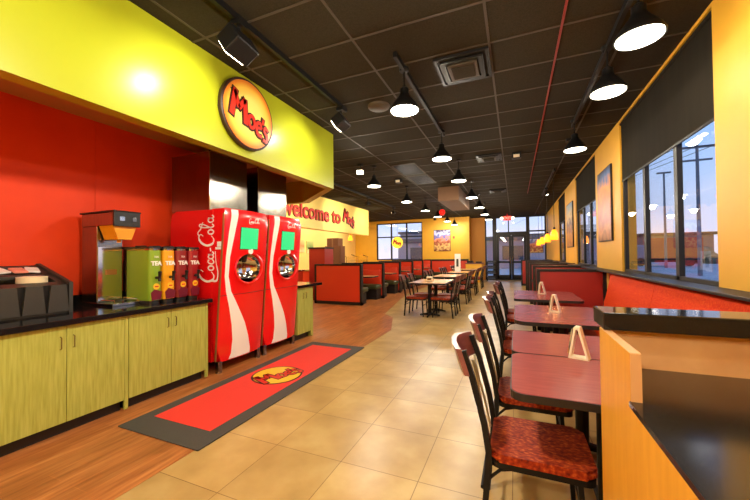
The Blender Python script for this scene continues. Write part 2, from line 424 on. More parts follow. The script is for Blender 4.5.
# ------------------------------------------------------------------ lights helper
def area(name, loc, size, power, color=(1, .86, .62), rot=(0, 0, 0), spread=PI, shape='DISK', parent=None):
    l = bpy.data.lights.new(name, 'AREA'); l.shape = shape; l.size = size; l.energy = power; l.color = color; l.spread = spread
    o = bpy.data.objects.new(name, l); C.objects.link(o); o.location = loc; o.rotation_euler = rot
    if parent: o.parent = parent
    return o
def bulb(name, loc, power, color=(1, .9, .73), r=.09):
    l = bpy.data.lights.new(name, 'POINT'); l.energy = power; l.color = color; l.shadow_soft_size = r
    o = bpy.data.objects.new(name, l); C.objects.link(o); o.location = loc
    return o
def spot(name, loc, target, power, angle=50, blend=.6, color=(1, .92, .76), r=.05):
    l = bpy.data.lights.new(name, 'SPOT'); l.energy = power; l.spot_size = math.radians(angle); l.spot_blend = blend; l.color = color; l.shadow_soft_size = r
    o = bpy.data.objects.new(name, l); C.objects.link(o); o.location = loc
    o.rotation_euler = (Vector(target)-Vector(loc)).to_track_quat('-Z', 'Y').to_euler()
    return o

# ------------------------------------------------------------------ pendants
def make_pendant(label, loc, group):
    t = thing('pendant_lamp', label, 'lamp', loc, 0, group)
    h = CZ-loc[2]
    bm = BM(); lathe(bm, [(.165, 0), (.168, .015), (.15, .055), (.11, .11), (.07, .16), (.05, .2), (.05, .25), (.03, .27), (.012, .275)], 28, caps=False)
    obj('lamp_shade', bm, 'blackmetal', t, smooth=True)
    bm = BM(); tube(bm, [(0, 0, .26), (0, 0, h-.03)], .009); obj('stem', bm, 'blackmetal', t)
    bm = BM(); lathe(bm, [(.05, h-.035), (.055, h-.02), (.055, h)], 20); obj('canopy', bm, 'blackmetal', t)
    bm = BM(); lathe(bm, [(.0001, .0), (.155, .0), (.155, .012), (.0001, .012)], 28); obj('diffuser', bm, 'bulb', t)
    return t
PW = 88
def ordn(i): return ['nearest', 'second', 'third', 'fourth', 'fifth', 'sixth', 'seventh'][i]
proto = None
rows = [('window side', .92, 3.17, [3.17, 4.12, 6.2]),
        ('middle', -1.14, 3.15, [3.62, 5.72, 7.6, 10.0, 12.3, 14.5, 16.7]),
        ('booth side', -3.08, 3.15, [7.3, 9.9, 12.2, 14.4, 16.6, 18.7])]
for rn, x, z, ys in rows:
    for i, y in enumerate(ys):
        lab = 'black dome pendant lamp, %s one in the row along the %s' % (ordn(i), {'window side': 'windows', 'middle': 'middle aisle', 'booth side': 'left booths'}[rn])
        if proto is None: proto = make_pendant(lab, (x, y, z), 'black dome pendant lamps')
        else: dup(proto, (x, y, z), 0, lab)
        bulb('pendant_light', (x, y, z-.04), PW*(.3 if x > 0 else 1))
for x, y in ((.92, .6), (-1.14, 1.2), (-1.14, -1.2), (-1.14, -2.4), (.92, -1.6)):       # unseen lamps added behind the viewer, boosted to light the red wall
    dup(proto, (x, y, 3.15), 0, 'unseen black dome pendant lamp added behind the viewer for light'); bulb('pendant_light', (x, y, 3.11), PW*(.5 if x > 0 else 2.3))

# ------------------------------------------------------------------ drinks counter on the left
CT = .985
def cabinet(y0, y1, label):
    t = thing('base_cabinet', label, 'cabinet', (-3.545, y0, 0), 0, 'lime wood base cabinets')
    w = y1-y0
    bm = BM(); box(bm, -1.1, -.022, 0, w, .11, CT-.05); box(bm, -.022, 0, w-.035, w, .02, CT-.05); obj('cabinet_body', bm, 'bamboo', t)
    bm = BM(); box(bm, -1.0, -.07, 0, w-.035, 0, .11); obj('toe_kick', bm, 'blackplastic', t)
    dw = (w-.035)/2
    for k in (0, 1):
        d = obj('cabinet_door', box(BM(), -.02, 0, k*dw+.002, (k+1)*dw-.002, .112, CT-.055, .002), 'bamboo', t)
        hy = dw-.045 if k == 0 else dw+.045
        obj('handle', tube(BM(), [(0, hy, CT-.25), (.022, hy, CT-.245), (.022, hy, CT-.15), (0, hy, CT-.145)], .0045), 'steel', d)
    return t
cabinet(.2, 1.15, 'lime wood base cabinet at the left edge under the organizer')
cabinet(1.15, 2.095, 'lime wood base cabinet below the organizer and tea brewer')
cabinet(2.1, 3.02, 'lime wood base cabinet below the tea urns, beside the soda machine')
bm = BM(); box(bm, WL, -3.5, .1, 3.06, CT-.05, CT, .006); tag(obj('countertop', bm, 'granite'), 'long polished black granite countertop carrying the brewer and tea urns', 'countertop')
bm = BM(); box(bm, WL, WL+.03, .1, 3.06, CT, CT+.1); tag(obj('backsplash', bm, 'granite'), 'low black splash strip along the foot of the red wall', 'backsplash')
t = cabinet(4.87, 5.32, 'short lime wood cabinet to the right of the second soda machine')
bm = BM(); box(bm, WL, -3.5, 4.85, 5.62, CT-.05, CT, .006)
tag(obj('countertop', bm, 'granite'), 'short dark countertop end past the second soda machine', 'countertop')
obj('end_panel', box(BM(), -1.1, -.002, .45, .49, 0, CT-.05), 'bamboo', t)

# soda machines
def widen(bm, k, c):
    for v in bm.verts: v.co.y = c+v.co.y*k
def soda(y0, label):
    t = thing('soda_machine', label, 'drink machine', (0, y0, 0), 0, 'red soda dispensers')
    W = .80; ZT = 2.13; ZB = .14
    def fx(y, z):
        return -3.33-.17*((ZT-z)/(ZT-ZB))-.05*((y-W/2)/(W/2))**2-(.035*max(0, (z-ZT+.12)/.12)**2)
    # body with a curved top edge
    prof = [(-4.40, ZB), (-3.64, ZB), (-3.60, ZT-.01), (-4.28, ZT+.0), (-4.37, ZT-.04), (-4.40, ZT-.16)]
    bm = BM(); prism(bm, prof, lambda p: (p[0], 0, p[1]), lambda p: (p[0], W, p[1])); obj('body', bm, 'red', t)
    # front door: ring mesh round the dispensing hole
    cy, cz, r, ey = .43, 1.345, .205, 1.22
    n = 64; K = 10; bm = BM(); rings = []
    for k in range(K+1):
        ring = []
        for i in range(n):
            a = 2*PI*i/n; dy, dz = math.cos(a), math.sin(a)
            s = min(((W-.005-cy) if dy > 0 else (cy-.005))/max(abs(dy), 1e-6), ((ZT-cz) if dz > 0 else (cz-ZB))/max(abs(dz), 1e-6))
            f = k/K; y = cy+dy*(r*ey*(1-f)+s*f); z = cz+dz*(r*(1-f)+s*f)
            ring.append(bm.verts.new((fx(y, z), y, z)))
        rings.append(ring)
    back = [bm.verts.new((-3.62, v.co.y, v.co.z)) for v in rings[-1]]
    inn = [bm.verts.new((v.co.x-.05, v.co.y, v.co.z)) for v in rings[0]]
    rings = [inn]+rings+[back]
    for a, b in zip(rings, rings[1:]):
        for i in range(n): bm.faces.new((a[i], a[(i+1) % n], b[(i+1) % n], b[i]))
    obj('front_panel', bm, 'red', t, smooth=True)
    x0 = fx(cy, cz)
    bm = BM(); lathe(bm, [(r+.012, -.012), (r+.02, .006), (r, .012), (r-.012, 0), (r-.012, -.03), (r+.012, -.012)], 40, x0, 0, cz, 'X', False); widen(bm, ey, cy); obj('alcove_ring', bm, 'red', t, smooth=True)
    bm = BM(); lathe(bm, [(r-.008, -.02), (r*.93, -.08), (r*.7, -.13), (r*.35, -.15), (.0002, -.152)], 40, x0, 0, cz, 'X', False); widen(bm, ey, cy); al = obj('dispensing_alcove', bm, 'chrome', t, smooth=True)
    bm = BM(); tube(bm, [(x0-.1, cy, cz+.19), (x0-.1, cy, cz+.08)], [.05, .03], 14); obj('nozzle', bm, 'blackplastic', al, smooth=True)
    bm = BM(); box(bm, x0-.14, x0-.01, cy-.12, cy+.12, cz-.15, cz-.135, .003); obj('drip_grate', bm, 'blackmetal', al)
    # screen
    def sheet(ya, yb, za, zb, off, name, m, nn=4):
        bm = BM(); g = [[bm.verts.new((fx(ya+(yb-ya)*i/nn, za+(zb-za)*j/nn)+off, ya+(yb-ya)*i/nn, za+(zb-za)*j/nn)) for j in range(nn+1)] for i in range(nn+1)]
        for i in range(nn):
            for j in range(nn): bm.faces.new((g[i][j], g[i+1][j], g[i+1][j+1], g[i][j+1]))
        r_ = bmesh.ops.extrude_face_region(bm, geom=bm.faces[:])
        for v in r_['geom']:
            if isinstance(v, bmesh.types.BMVert): v.co.x -= .012
        return obj(name, bm, m, t)
    sheet(.235, .565, 1.60, 1.90, .006, 'screen_bezel', 'darkframe'); sheet(.242, .558, 1.607, 1.893, .009, 'screen', 'screen')
    # white ribbon
    Ls = [(.10, 2.12, .10), (.07, 1.85, .085), (.045, 1.5, .055), (.045, 1.25, .05), (.075, 1.05, .07), (.13, .85, .13), (.185, .6, .215), (.21, .4, .27), (.20, .22, .33), (.17, .15, .36)]
    bm = BM(); A = []
    for i in range(len(Ls)-1):
        for k in range(4):
            f = k/4; A.append(tuple(Ls[i][j]*(1-f)+Ls[i+1][j]*f for j in range(3)))
    A.append(Ls[-1]); prev = None
    for yl, z, w in A:
        ys = [yl+w*j/4 for j in range(5)]
        row = [bm.verts.new((fx(q, z)+.004, q, z)) for q in ys]
        if prev:
            for j in range(4): bm.faces.new((prev[j], prev[j+1], row[j+1], row[j]))
        prev = row
    r_ = bmesh.ops.extrude_face_region(bm, geom=bm.faces[:])
    for v in r_['geom']:
        if isinstance(v, bmesh.types.BMVert): v.co.x -= .008
    obj('white_ribbon', bm, 'white', t)
    bm = BM(); lathe(bm, [(.0002, .008), (.042, .008), (.045, -.004)], 24, fx(.43, 1.575), .43, 1.58, 'X'); obj('badge', bm, 'white', t)
    # thin seam between upper and lower door
    bm = BM()
    for i in range(8):
        ya, yb = W*i/8, W*(i+1)/8
        q = [(fx(ya, 1.0)+.003, ya, 1.0), (fx(yb, 1.0)+.003, yb, 1.0), (fx(yb, 1.006)+.003, yb, 1.006), (fx(ya, 1.006)+.003, ya, 1.006)]
        f = bm.faces.new([bm.verts.new(c) for c in q])
    r_ = bmesh.ops.extrude_face_region(bm, geom=bm.faces[:])
    for v in r_['geom']:
        if isinstance(v, bmesh.types.BMVert): v.co.x -= .008
    obj('door_seam', bm, 'darkframe', t)
    # bronze edge strips
    for yy in (-.012,):
        bm = BM(); 
        for i in range(8):
            za, zb = .16+(1.9)*i/8, .16+1.9*(i+1)/8
            xa, xb = fx(0, za)-.02, fx(0, zb)-.02
            prism(bm, [(xa, za), (xa+.018, za), (xb+.018, zb), (xb, zb)], lambda p: (p[0], yy, p[1]), lambda p: (p[0], yy+.016, p[1]))
        obj('edge_strip', bm, 'bronze', t)
    # script on the front and up the side
    s = .062
    bm = strokes([([(a*s, b*s) for a, b in p], [q*s for q in w] if isinstance(w, list) else w*s) for p, w in script()], .006)
    placed(bm, (fx(.4, 1.98)-.002, .37, 1.965), (0, 1, 0), (0, 0, 1)); obj('front_lettering', bm, 'white', t)
    s = .272
    bm = strokes([([(a*s, b*s) for a, b in p], [q*s for q in w] if isinstance(w, list) else w*s) for p, w in script()], .004)
    placed(bm, (-3.58, -.001, 1.17), (0, 0, 1), (-1, 0, 0)); obj('side_lettering', bm, 'white', t)
    bm = BM(); box(bm, -3.55, -3.44, -.004, .002, 1.60, 1.63); box(bm, -3.52, -3.45, -.004, .002, 1.635, 1.70); obj('side_sticker', bm, 'white', t)
    for lx, ly in ((-3.56, .05), (-3.56, W-.05), (-4.3, .05), (-4.3, W-.05)):
        bm = BM(); box(bm, lx-.03, lx+.03, ly-.03, ly+.03, .012, ZB+.01, .006); lathe(bm, [(.04, 0), (.04, .014)], 16, lx, ly, 0); obj('leg', bm, 'steel', t)
    return t
soda(3.145, 'tall red soda machine nearest the tea urns, white script up its side')
soda(3.985, 'second tall red soda machine, the one farther from the tea urns')
for y0, y1, lab in ((3.2, 3.87, 'stainless steel cabinet box above the nearer soda machine'), (4.10, 4.81, 'stainless steel cabinet box above the farther soda machine')):
    t = thing('steel_box', lab, 'cabinet', (0, y0, 2.13), 0, 'steel boxes over the soda machines')
    w = y1-y0
    bm = BM(); box(bm, -4.45, -3.72, .0, w, 0, .78, .004); obj('box_body', bm, 'steel', t)
    bm = BM(); prism(bm, rrect(.012, w-.012, .012, .768, .03), lambda p: (-3.70-.04*((p[0]-w/2)/(w/2))**2, p[0], p[1]), lambda p: (-3.76, p[0], p[1])); obj('front_door', bm, 'steel', t)
    bm = BM(); box(bm, -3.722, -3.712, -.008, .008, 0, .79); box(bm, -4.45, -3.712, -.008, .006, .775, .79); obj('corner_trim', bm, 'chrome', t)
t = thing('wall_bracket', 'small black bracket on the red wall left of the steel boxes', 'bracket', (WL, 3.42, 2.44))
obj('plate', box(BM(), 0, .02, -.03, .03, -.09, .09, .005), 'blackmetal', t); obj('hook', tube(BM(), [(.02, 0, .05), (.09, 0, .05), (.09, 0, -.06), (.05, 0, -.09)], .018), 'blackmetal', t)

# tea brewer
t = thing('tea_brewer', 'tall steel tea brewer with yellow funnel on the black counter', 'brewer', (0, 2.17, CT))
bm = BM(); box(bm, -4.50, -4.22, 0, .26, .03, .87, .006); obj('column', bm, 'steel', t)
bm = BM(); box(bm, -4.50, -3.93, -.005, .265, .87, 1.01, .008); obj('head', bm, 'steel', t)
bm = BM(); box(bm, -3.93, -3.905, -.005, .265, .86, 1.015, .004); cp = obj('control_panel', bm, 'blackplastic', t)
bm = BM(); box(bm, -3.906, -3.9, .05, .10, .92, .965); obj('display', bm, 'chrome', cp)
bm = BM(); box(bm, -3.906, -3.9, .18, .22, .92, .965); obj('switch', bm, 'steel', cp)
bm = BM(); box(bm, -4.53, -3.9, -.01, .27, 1.012, 1.03, .004); obj('top_lid', bm, 'darkframe', t)
bm = BM(); box(bm, -4.52, -3.92, -.01, .27, .0, .03, .004); obj('base', bm, 'steel', t)
bm = BM(); box(bm, -4.222, -4.212, .01, .25, .05, .64); obj('mirror_back', bm, 'chrome', t)
bm = BM(); prism(bm, [(-.16, .15), (.16, .15), (.09, 0), (-.09, 0)], lambda p: (-3.95, .13+p[0]*.75, .72+p[1]), lambda p: (-4.2, .13+p[0]*.75, .72+p[1])); tube(bm, [(-4.06, .13, .72), (-4.06, .13, .69)], .02)
obj('brew_funnel', bm, mat('amber brew funnel', (232, 160, 20), .3), t)
bm = BM()
for (xa, ya, xb, yb) in ((-4.18, .02, -3.94, .02), (-3.94, .02, -3.94, .25), (-3.94, .25, -4.18, .25)):
    tube(bm, [(xa, ya, .06), (xb, yb, .06)], .005); tube(bm, [(xb, yb, .03), (xb, yb, .06)], .005)
obj('tray_rail', bm, 'chrome', t)
bm = BM(); box(bm, -4.213, -4.2, .08, .19, .33, .39, .003); obj('label_plate', bm, 'bronze', t)

# tea urns
cols = [('green', (128, 160, 40)), ('orange yellow', (236, 160, 24)), ('maroon', (136, 34, 34)), ('dark red', (150, 26, 30))]
for i, (cn, rgb) in enumerate(cols):
    y0 = 2.515+.165*i
    where = ['beside the brewer', 'second from the brewer', 'third from the brewer', 'beside the soda machine'][i]
    t = thing('tea_urn', 'slim tea urn in a %s wrap, %s' % (cn, where), 'drink dispenser', (-4.0, y0, CT), 0, 'tea urns on the counter')
    bm = BM(); prismz(bm, rrect(-.27, .24, -.07, .07, .045), .03, .62); obj('urn_body', bm, 'steel', t, smooth=True)
    wr = mat('%s urn wrap' % cn, rgb, .35)
    bm = BM(); prismz(bm, [p for p in rrect(-.20, .244, -.073, .073, .05, 6)], .035, .60); obj('printed_wrap', bm, wr, t, smooth=True)
    bm = BM(); prismz(bm, rrect(-.28, .25, -.078, .078, .045), .62, .645); box(bm, -.1, .05, -.02, .02, .645, .66, .004); obj('lid', bm, 'blackplastic', t)
    bm = BM(); prismz(bm, rrect(-.26, .23, -.065, .065, .04), 0, .03); obj('foot', bm, 'blackplastic', t)
    bm = textmesh('TEA', .066, .003, .003); placed(bm, (.246, 0, .45), (0, 1, 0), (0, 0, 1)); obj('lettering', bm, 'white', t)
    bm = textmesh('TEA', .03, .002, 0); placed(bm, (.246, 0, .525), (0, 1, 0), (0, 0, 1)); obj('small_lettering', bm, 'white', t)
    bm = BM(); lathe(bm, [(.0002, .006), (.036, .006), (.036, 0)], 20, .244, 0, .19, 'X'); bdg = obj('badge', bm, 'logoyellow', t)
    bm = BM(); box(bm, .248, .254, -.02, .02, .183, .197); obj('badge_print', bm, 'logored', bdg)
    bm = BM(); prism(bm, [(-.05, .04), (.05, .04), (.065, .13), (-.02, .16), (-.06, .12)], lambda p: (.249, p[0], p[1]), lambda p: (.24, p[0], p[1])); obj('drink_print', bm, mat('dark berry print', (110, 20, 40), .4), t)
    bm = BM(); tube(bm, [(.24, .0, .29), (.30, .0, .29), (.30, 0, .25)], .016); tube(bm, [(.30, 0, .29), (.31, 0, .36)], [.012, .02]); obj('spigot', bm, 'blackplastic', t, smooth=True)

# lid and straw organizer
t = thing('straw_organizer', 'black lid and straw organizer at the left end of the counter', 'organizer', (0, 1.835, CT))
D = 1.0
bm = BM()
prism(bm, [(-3.95, 0), (-3.95, .29), (-4.55, .47), (-4.6, .45), (-4.6, 0)], lambda p: (p[0], -.03, p[1]), lambda p: (p[0], 0, p[1]))
prism(bm, [(-3.95, 0), (-3.95, .29), (-4.55, .47), (-4.6, .45), (-4.6, 0)], lambda p: (p[0], -D, p[1]), lambda p: (p[0], -D+.03, p[1]))
box(bm, -4.6, -4.57, -D, 0, 0, .45); box(bm, -4.6, -3.97, -D, 0, 0, .03)
# sloping deck with three openings
for a, b, c, d in ((-3.97, -4.06, -D, 0), (-4.26, -4.31, -D, 0), (-4.53, -4.57, -D, 0), (-3.97, -4.57, -.5, -.46), (-3.97, -4.57, -.08, -.03)):
    prism(bm, [(a, c), (b, c), (b, d), (a, d)], lambda p: (p[0], p[1], .27-.3*(p[0]+3.97)), lambda p: (p[0], p[1], .24-.3*(p[0]+3.97)))
box(bm, -4.56, -3.98, -D+.03, -.03, .1, .12)
obj('case', bm, 'greyplastic', t)
for k in range(5):
    yy = -.015-.172*k
    bm = BM(); prism(bm, [(-.079, .02), (.079, .02), (.056, .27), (-.056, .27)], lambda p: (-3.945, yy+p[0]-.095, p[1]), lambda p: (-3.967, yy+p[0]-.095, p[1])); obj('front_panel', bm, 'greyplastic', t)
bm = BM(); box(bm, -3.975, -3.968, -D+.02, -.02, .02, .27); obj('slot_back', bm, 'blackmetal', t)
def onl(x): return CT+.27-.3*(x+3.97)
bm = BM()
for k in range(5): lathe(bm, [(.095, .0), (.108, .012), (.108, .018), (.06, .024), (.0002, .024)], 24, 0, 0, .012*k)
o = tag(obj('lid_stack', bm, 'cream', loc=(-4.16, 1.62, CT+.285)), 'stack of clear white rimmed cup lids in the organizer front pocket', 'lids')
for k in range(5):
    bm = BM(); box(bm, -.07, .07, -.05, .05, 0, .018, .006)
    o = obj('sugar_packets', bm, mat('pink sweetener paper', (236, 150, 130), .6) if k % 2 else 'white', loc=(-4.42+.04*(k % 2), 1.72-.115*k, CT+.40))
    o.rotation_euler = (.1*(k % 3-1), .28, .25*(k % 3-1))
    tag(o, ('pink' if k % 2 else 'white')+' sweetener packets heaped in the rear pocket of the black organizer', 'packets', 'packets in the organizer')

# ------------------------------------------------------------------ floor mat
t = thing('floor_mat', 'long red runner mat with charcoal border and round restaurant logo', 'mat', (-2.78, 3.39, .003))
bm = BM(); prismz(bm, rrect(-.5, .5, -1.54, 1.54, .01, 2), 0, .008); obj('border', bm, 'matblack', t)
bm = BM(); box(bm, -.37, .35, -1.30, 1.36, .006, .0105); obj('pile', bm, 'matred', t)
bm = BM(); lathe(bm, [(.0002, .0125), (.31, .0125), (.31, .009)], 48); bmesh.ops.scale(bm, vec=(1, 1.0, 1), verts=bm.verts[:]); obj('logo_ring', bm, 'logodark', t)
bm = BM(); lathe(bm, [(.0002, .014), (.288, .014), (.288, .009)], 48); obj('logo_disc', bm, 'logoyellow', t)
moes_sign(t, (.02, -.0, .0135), (.25, 1, 0), (-1, .25, 0), .54, .0015)

# round logo sign on the bulkhead
t = thing('round_sign', 'round yellow logo sign with red lettering on the lime bulkhead', 'sign', (FX, 3.05, 3.19))
bm = BM(); lathe(bm, [(.40, 0), (.415, .01), (.415, .055), (.40, .065), (.38, .06), (.0002, .06)], 56, 0, 0, 0, 'X'); obj('sign_rim', bm, 'logodark', t, smooth=True)
sm = mat('sign face print', rough=.35); nt, lk, b = nodes(sm)
tc = nt.new('ShaderNodeTexCoord'); ln = nt.new('ShaderNodeVectorMath'); ln.operation = 'LENGTH'; lk.new(tc.outputs['Object'], ln.inputs[0])
rp = ramp(nt, [(.2, (250, 226, 120)), (.31, (248, 205, 80)), (.375, (226, 130, 40))]); lk.new(ln.outputs['Value'], rp.inputs['Fac']); lk.new(rp.outputs['Color'], b.inputs['Base Color'])
bm = BM(); lathe(bm, [(.39, .055), (.385, .068), (.0002, .068)], 56, 0, 0, 0, 'X'); obj('sign_face', bm, sm, t)
moes_sign(t, (.066, -.0, -.03), (0, 1, -.24), (0, .06, 1), .60, .012)

# header letters
t = thing('wall_lettering', 'raised red welcome lettering on the bright service header', 'sign', (-6.47, 10.9, 3.14))
for word, yy in (('welcome', -1.42), ('to', .52)):
    bm = textmesh(word, .76, .02, .02); placed(bm, (.02, yy, -.12), (0, 1, 0), (0, 0, 1)); obj('word_outline', bm, mat('brown letter edge', (120, 56, 24), .5), t)
    bm = textmesh(word, .76, .012, .006); placed(bm, (.045, yy, -.12), (0, 1, 0), (0, 0, 1)); obj('word_letters', bm, 'logored', t)
moes_sign(t, (.005, 1.62, -.08), (0, 1, -.18), (0, .18, 1), .98, .025)

# ------------------------------------------------------------------ chairs
def make_chair(label, loc, rz, group):
    t = thing('dining_chair', label, 'chair', loc, rz, group)
    bm = BM(); prismz(bm, rrect(-.22, .265, -.225, .225, .05), .428, .47)
    bmesh.ops.bevel(bm, geom=[e for e in bm.edges if abs(e.verts[0].co.z-e.verts[1].co.z) < 1e-5], offset=.014, segments=2, affect='EDGES')
    obj('seat', bm, 'seatfab', t, smooth=True)
    bm = BM(); prismz(bm, rrect(-.215, .26, -.22, .22, .045), .395, .426); obj('seat_frame', bm, 'blackmetal', t)
    for s in (-1, 1):
        bm = BM(); tube(bm, [(-.265, s*.205, 0), (-.235, s*.205, .3), (-.225, s*.205, .46), (-.245, s*.2, .6), (-.305, s*.195, .84), (-.35, s*.19, .975)], .021, 4, sq=True); obj('rear_leg', bm, 'blackmetal', t)
        bm = BM(); tube(bm, [(.19, s*.19, .41), (.215, s*.205, 0)], .017, 4, sq=True); obj('front_leg', bm, 'blackmetal', t)
        bm = BM(); tube(bm, [(-.10, s*.205, .40), (-.17, s*.205, .38), (-.22, s*.205, .33), (-.25, s*.205, .26)], .009, 6); obj('brace', bm, 'blackmetal', t)
        pts = []
        for k in range(15):
            f = k/14; z = .47+.42*f; x = -.235-.085*f; pts.append((x-.01, s*(.055+.022*math.sin(f*PI*2)), z))
        bm = BM()
        for a, b in zip(pts, pts[1:]):
            prism(bm, [(a[1]-.011, a[2]), (a[1]+.011, a[2]), (b[1]+.011, b[2]), (b[1]-.011, b[2])],
                  lambda p: (-.235-.085*(p[1]-.47)/.42-.004, p[0], p[1]), lambda p: (-.235-.085*(p[1]-.47)/.42+.006, p[0], p[1]))
        obj('back_slat', bm, 'slat', t)
    bm = BM(); tube(bm, [(-.26, -.205, .27), (-.26, .205, .27)], .01, 6); tube(bm, [(.2, -.195, .27), (.2, .195, .27)], .01, 6); obj('stretcher', bm, 'blackmetal', t)
    # curved crest board
    bm = BM(); n = 12; G = []
    for k in range(n+1):
        f = k/n*2-1; y = .225*f; off = -.05*(1-f*f)
        zt = 1.005-.015*f*f; zb = .85+.012*(1-f*f)
        ring = []
        for (z, th) in ((zb, .0), (zt, .0), (zt, .028), (zb, .028)):
            x = -.34-(z-.93)*.32+off+(.014-th) - .012
            ring.append(bm.verts.new((x, y, z)))
        G.append(ring)
    for a, b in zip(G, G[1:]):
        for j in range(4): bm.faces.new((a[j], a[(j+1) % 4], b[(j+1) % 4], b[j]))
    bm.faces.new(G[0]); bm.faces.new(G[-1]); obj('crest_rail', bm, 'crest', t, smooth=True)
    return t
wl = 'black metal chair with rust seat, %s along the red tables'
ch = make_chair(wl % 'nearest the viewer', (.08, 2.06, 0), 0, 'chairs at the red tables')
for i, y in enumerate((2.80, 4.1, 4.68, 5.95, 6.6)):
    dup(ch, (.08 if i else .085, y, 0), 0, wl % ['second back', 'third back', 'fourth back', 'fifth back', 'farthest'][i])

# ------------------------------------------------------------------ tables
def table(x0, x1, y0, y1, z, top, label, group, r=.07, legs=1, cat='table'):
    t = thing('dining_table', label, cat, ((x0+x1)/2, (y0+y1)/2, 0), 0, group)
    a, b = (x1-x0)/2, (y1-y0)/2
    bm = BM(); prismz(bm, rrect(-a, a, -b, b, r), z-.04, z-.002); obj('edge_band', bm, 'tableedge', t)
    bm = BM(); prismz(bm, rrect(-a+.006, a-.006, -b+.006, b-.006, r), z-.02, z); obj('tabletop', bm, top, t)
    for yy in ((0,) if legs == 1 else (-b*.5, b*.5)):
        bm = BM(); tube(bm, [(0, yy, .03), (0, yy, z-.05)], .045, 14); lathe(bm, [(.12, z-.055), (.12, z-.04)], 16, 0, yy, 0); obj('pedestal', bm, 'blackmetal', t)
        bm = BM()
        for dx, dy in ((.25, 0), (-.25, 0), (0, min(.3, b*.8)), (0, -min(.3, b*.8))):
            tube(bm, [(0, yy, .05), (dx*.6, yy+dy*.6, .035), (dx, yy+dy, .018)], [.035, .024, .018], 8)
        obj('foot_base', bm, 'blackmetal', t)
    return t
rt = 'cherry red laminate table with black edge, %s along the bench'
tz = .80
table(-.035, .93, 1.825, 2.575, tz, 'tablered', rt % 'nearest the viewer', 'red tables along the bench')
table(-.035, .93, 2.585, 3.31, tz, 'tablered', rt % 'pushed behind the nearest one', 'red tables along the bench')
table(-.02, .95, 3.77, 5.05, tz, 'tablered', 'long cherry red laminate table with black edge standing alone mid bench', 'red tables along the bench', .13, 2)
table(-.03, .93, 5.66, 6.30, tz, 'tablered', rt % 'nearer of the far pair', 'red tables along the bench')
table(-.03, .93, 6.31, 6.98, tz, 'tablered', rt % 'farthest, against the maroon partition', 'red tables along the bench')

def menu_holder(x, y, z, label, rz):
    t = thing('menu_holder', label, 'menu holder', (x, y, z), rz, 'cream menu holders on the red tables')
    o_, i_ = [(-.06, 0), (.06, 0), (.008, .21), (-.024, .21)], [(-.045, .012), (.045, .012), (-.003, .194), (-.014, .194)]
    bm = BM()
    for k in range(4):
        q = [o_[k], o_[(k+1) % 4], i_[(k+1) % 4], i_[k]]
        prism(bm, q, lambda p: (p[0], -.035, p[1]), lambda p: (p[0], .035, p[1]))
    obj('holder_frame', bm, 'cream', t)
    bm = BM(); prism(bm, [(-.060, .03), (-.055, .03), (-.028, .195), (-.034, .195)], lambda p: (p[0]-.004, -.032, p[1]), lambda p: (p[0]-.004, .032, p[1]))
    obj('menu_card', bm, poster_mat('menu card print', [(.0, (230, 170, 60)), (.35, (70, 50, 30)), (.6, (200, 190, 150)), (1, (40, 34, 28))], 'Z', 0, .24, 30, .6), t)
    return t
menu_holder(.385, 2.58, tz, 'cream triangular menu holder on the nearest pair of red tables', -.35)
menu_holder(.43, 4.50, tz, 'cream triangular menu holder on the long middle red table', -.35)
menu_holder(.42, 6.46, tz, 'cream triangular menu holder on the farthest pair of red tables', -.35)

# ------------------------------------------------------------------ wall bench and partition
t = thing('wall_bench', 'long bench with orange patterned back under the side windows', 'bench', (0, 0, 0))
bm = BM(); box(bm, 1.0, 1.5, 1.95, 7.15, .40, .50, .03, 3); obj('seat_cushion', bm, 'benchfab', t, smooth=True)
bm = BM()
prism(bm, [(1.30, .5), (1.36, .5), (1.52, .5), (1.55, 1.17), (1.47, 1.17), (1.42, 1.13), (1.33, .7)], lambda p: (p[0], 1.95, p[1]), lambda p: (p[0], 4.6, p[1]))
obj('back_cushion', bm, 'benchfab', t, smooth=True)
bm = BM()
prism(bm, [(1.30, .5), (1.36, .5), (1.52, .5), (1.55, 1.17), (1.47, 1.17), (1.42, 1.13), (1.33, .7)], lambda p: (p[0], 4.606, p[1]), lambda p: (p[0], 6.5, p[1]))
bmesh.ops.bevel(bm, geom=[e for e in bm.edges if min(v.co.y for v in e.verts) > 6.4], offset=.035, segments=3, affect='EDGES')
obj('back_cushion', bm, 'benchfab', t, smooth=True)
bm = BM(); box(bm, 1.06, 1.55, 1.95, 7.15, 0, .40); box(bm, 1.55, 1.6, 1.95, 7.15, .4, 1.175); obj('bench_base', bm, 'maroonpanel', t)

def partition(y, x0, x1, z, m, label, group, th=.1, ez=.05):
    t = thing('booth_partition', label, 'partition', (0, y, 0), 0, group)
    bm = BM(); box(bm, x0+.03, x1-.03, 0, th, .1, z-.04); obj('panel', bm, m, t)
    bm = BM(); box(bm, x0, x1, -.02, th+.02, z-ez, z, .004); box(bm, x0, x0+.06, -.015, th+.015, 0, z-ez); box(bm, x1-.06, x1, -.015, th+.015, 0, z-ez); box(bm, x0, x1, -.015, th+.015, 0, .1)
    obj('frame', bm, 'darkframe', t)
    return t
partition(7.28, .385, 1.54, 1.20, 'maroonpanel', 'tall maroon partition with dark frame at the end of the orange bench', 'maroon partitions on the window side')
for i, y in enumerate((8.9, 10.95, 13.0, 15.1, 17.2)):
    partition(y, .39 if i < 4 else .25, 1.57, 1.22, 'maroonpanel', 'maroon booth partition on the window side, %s beyond the bench end' % ordn(i), 'maroon partitions on the window side')
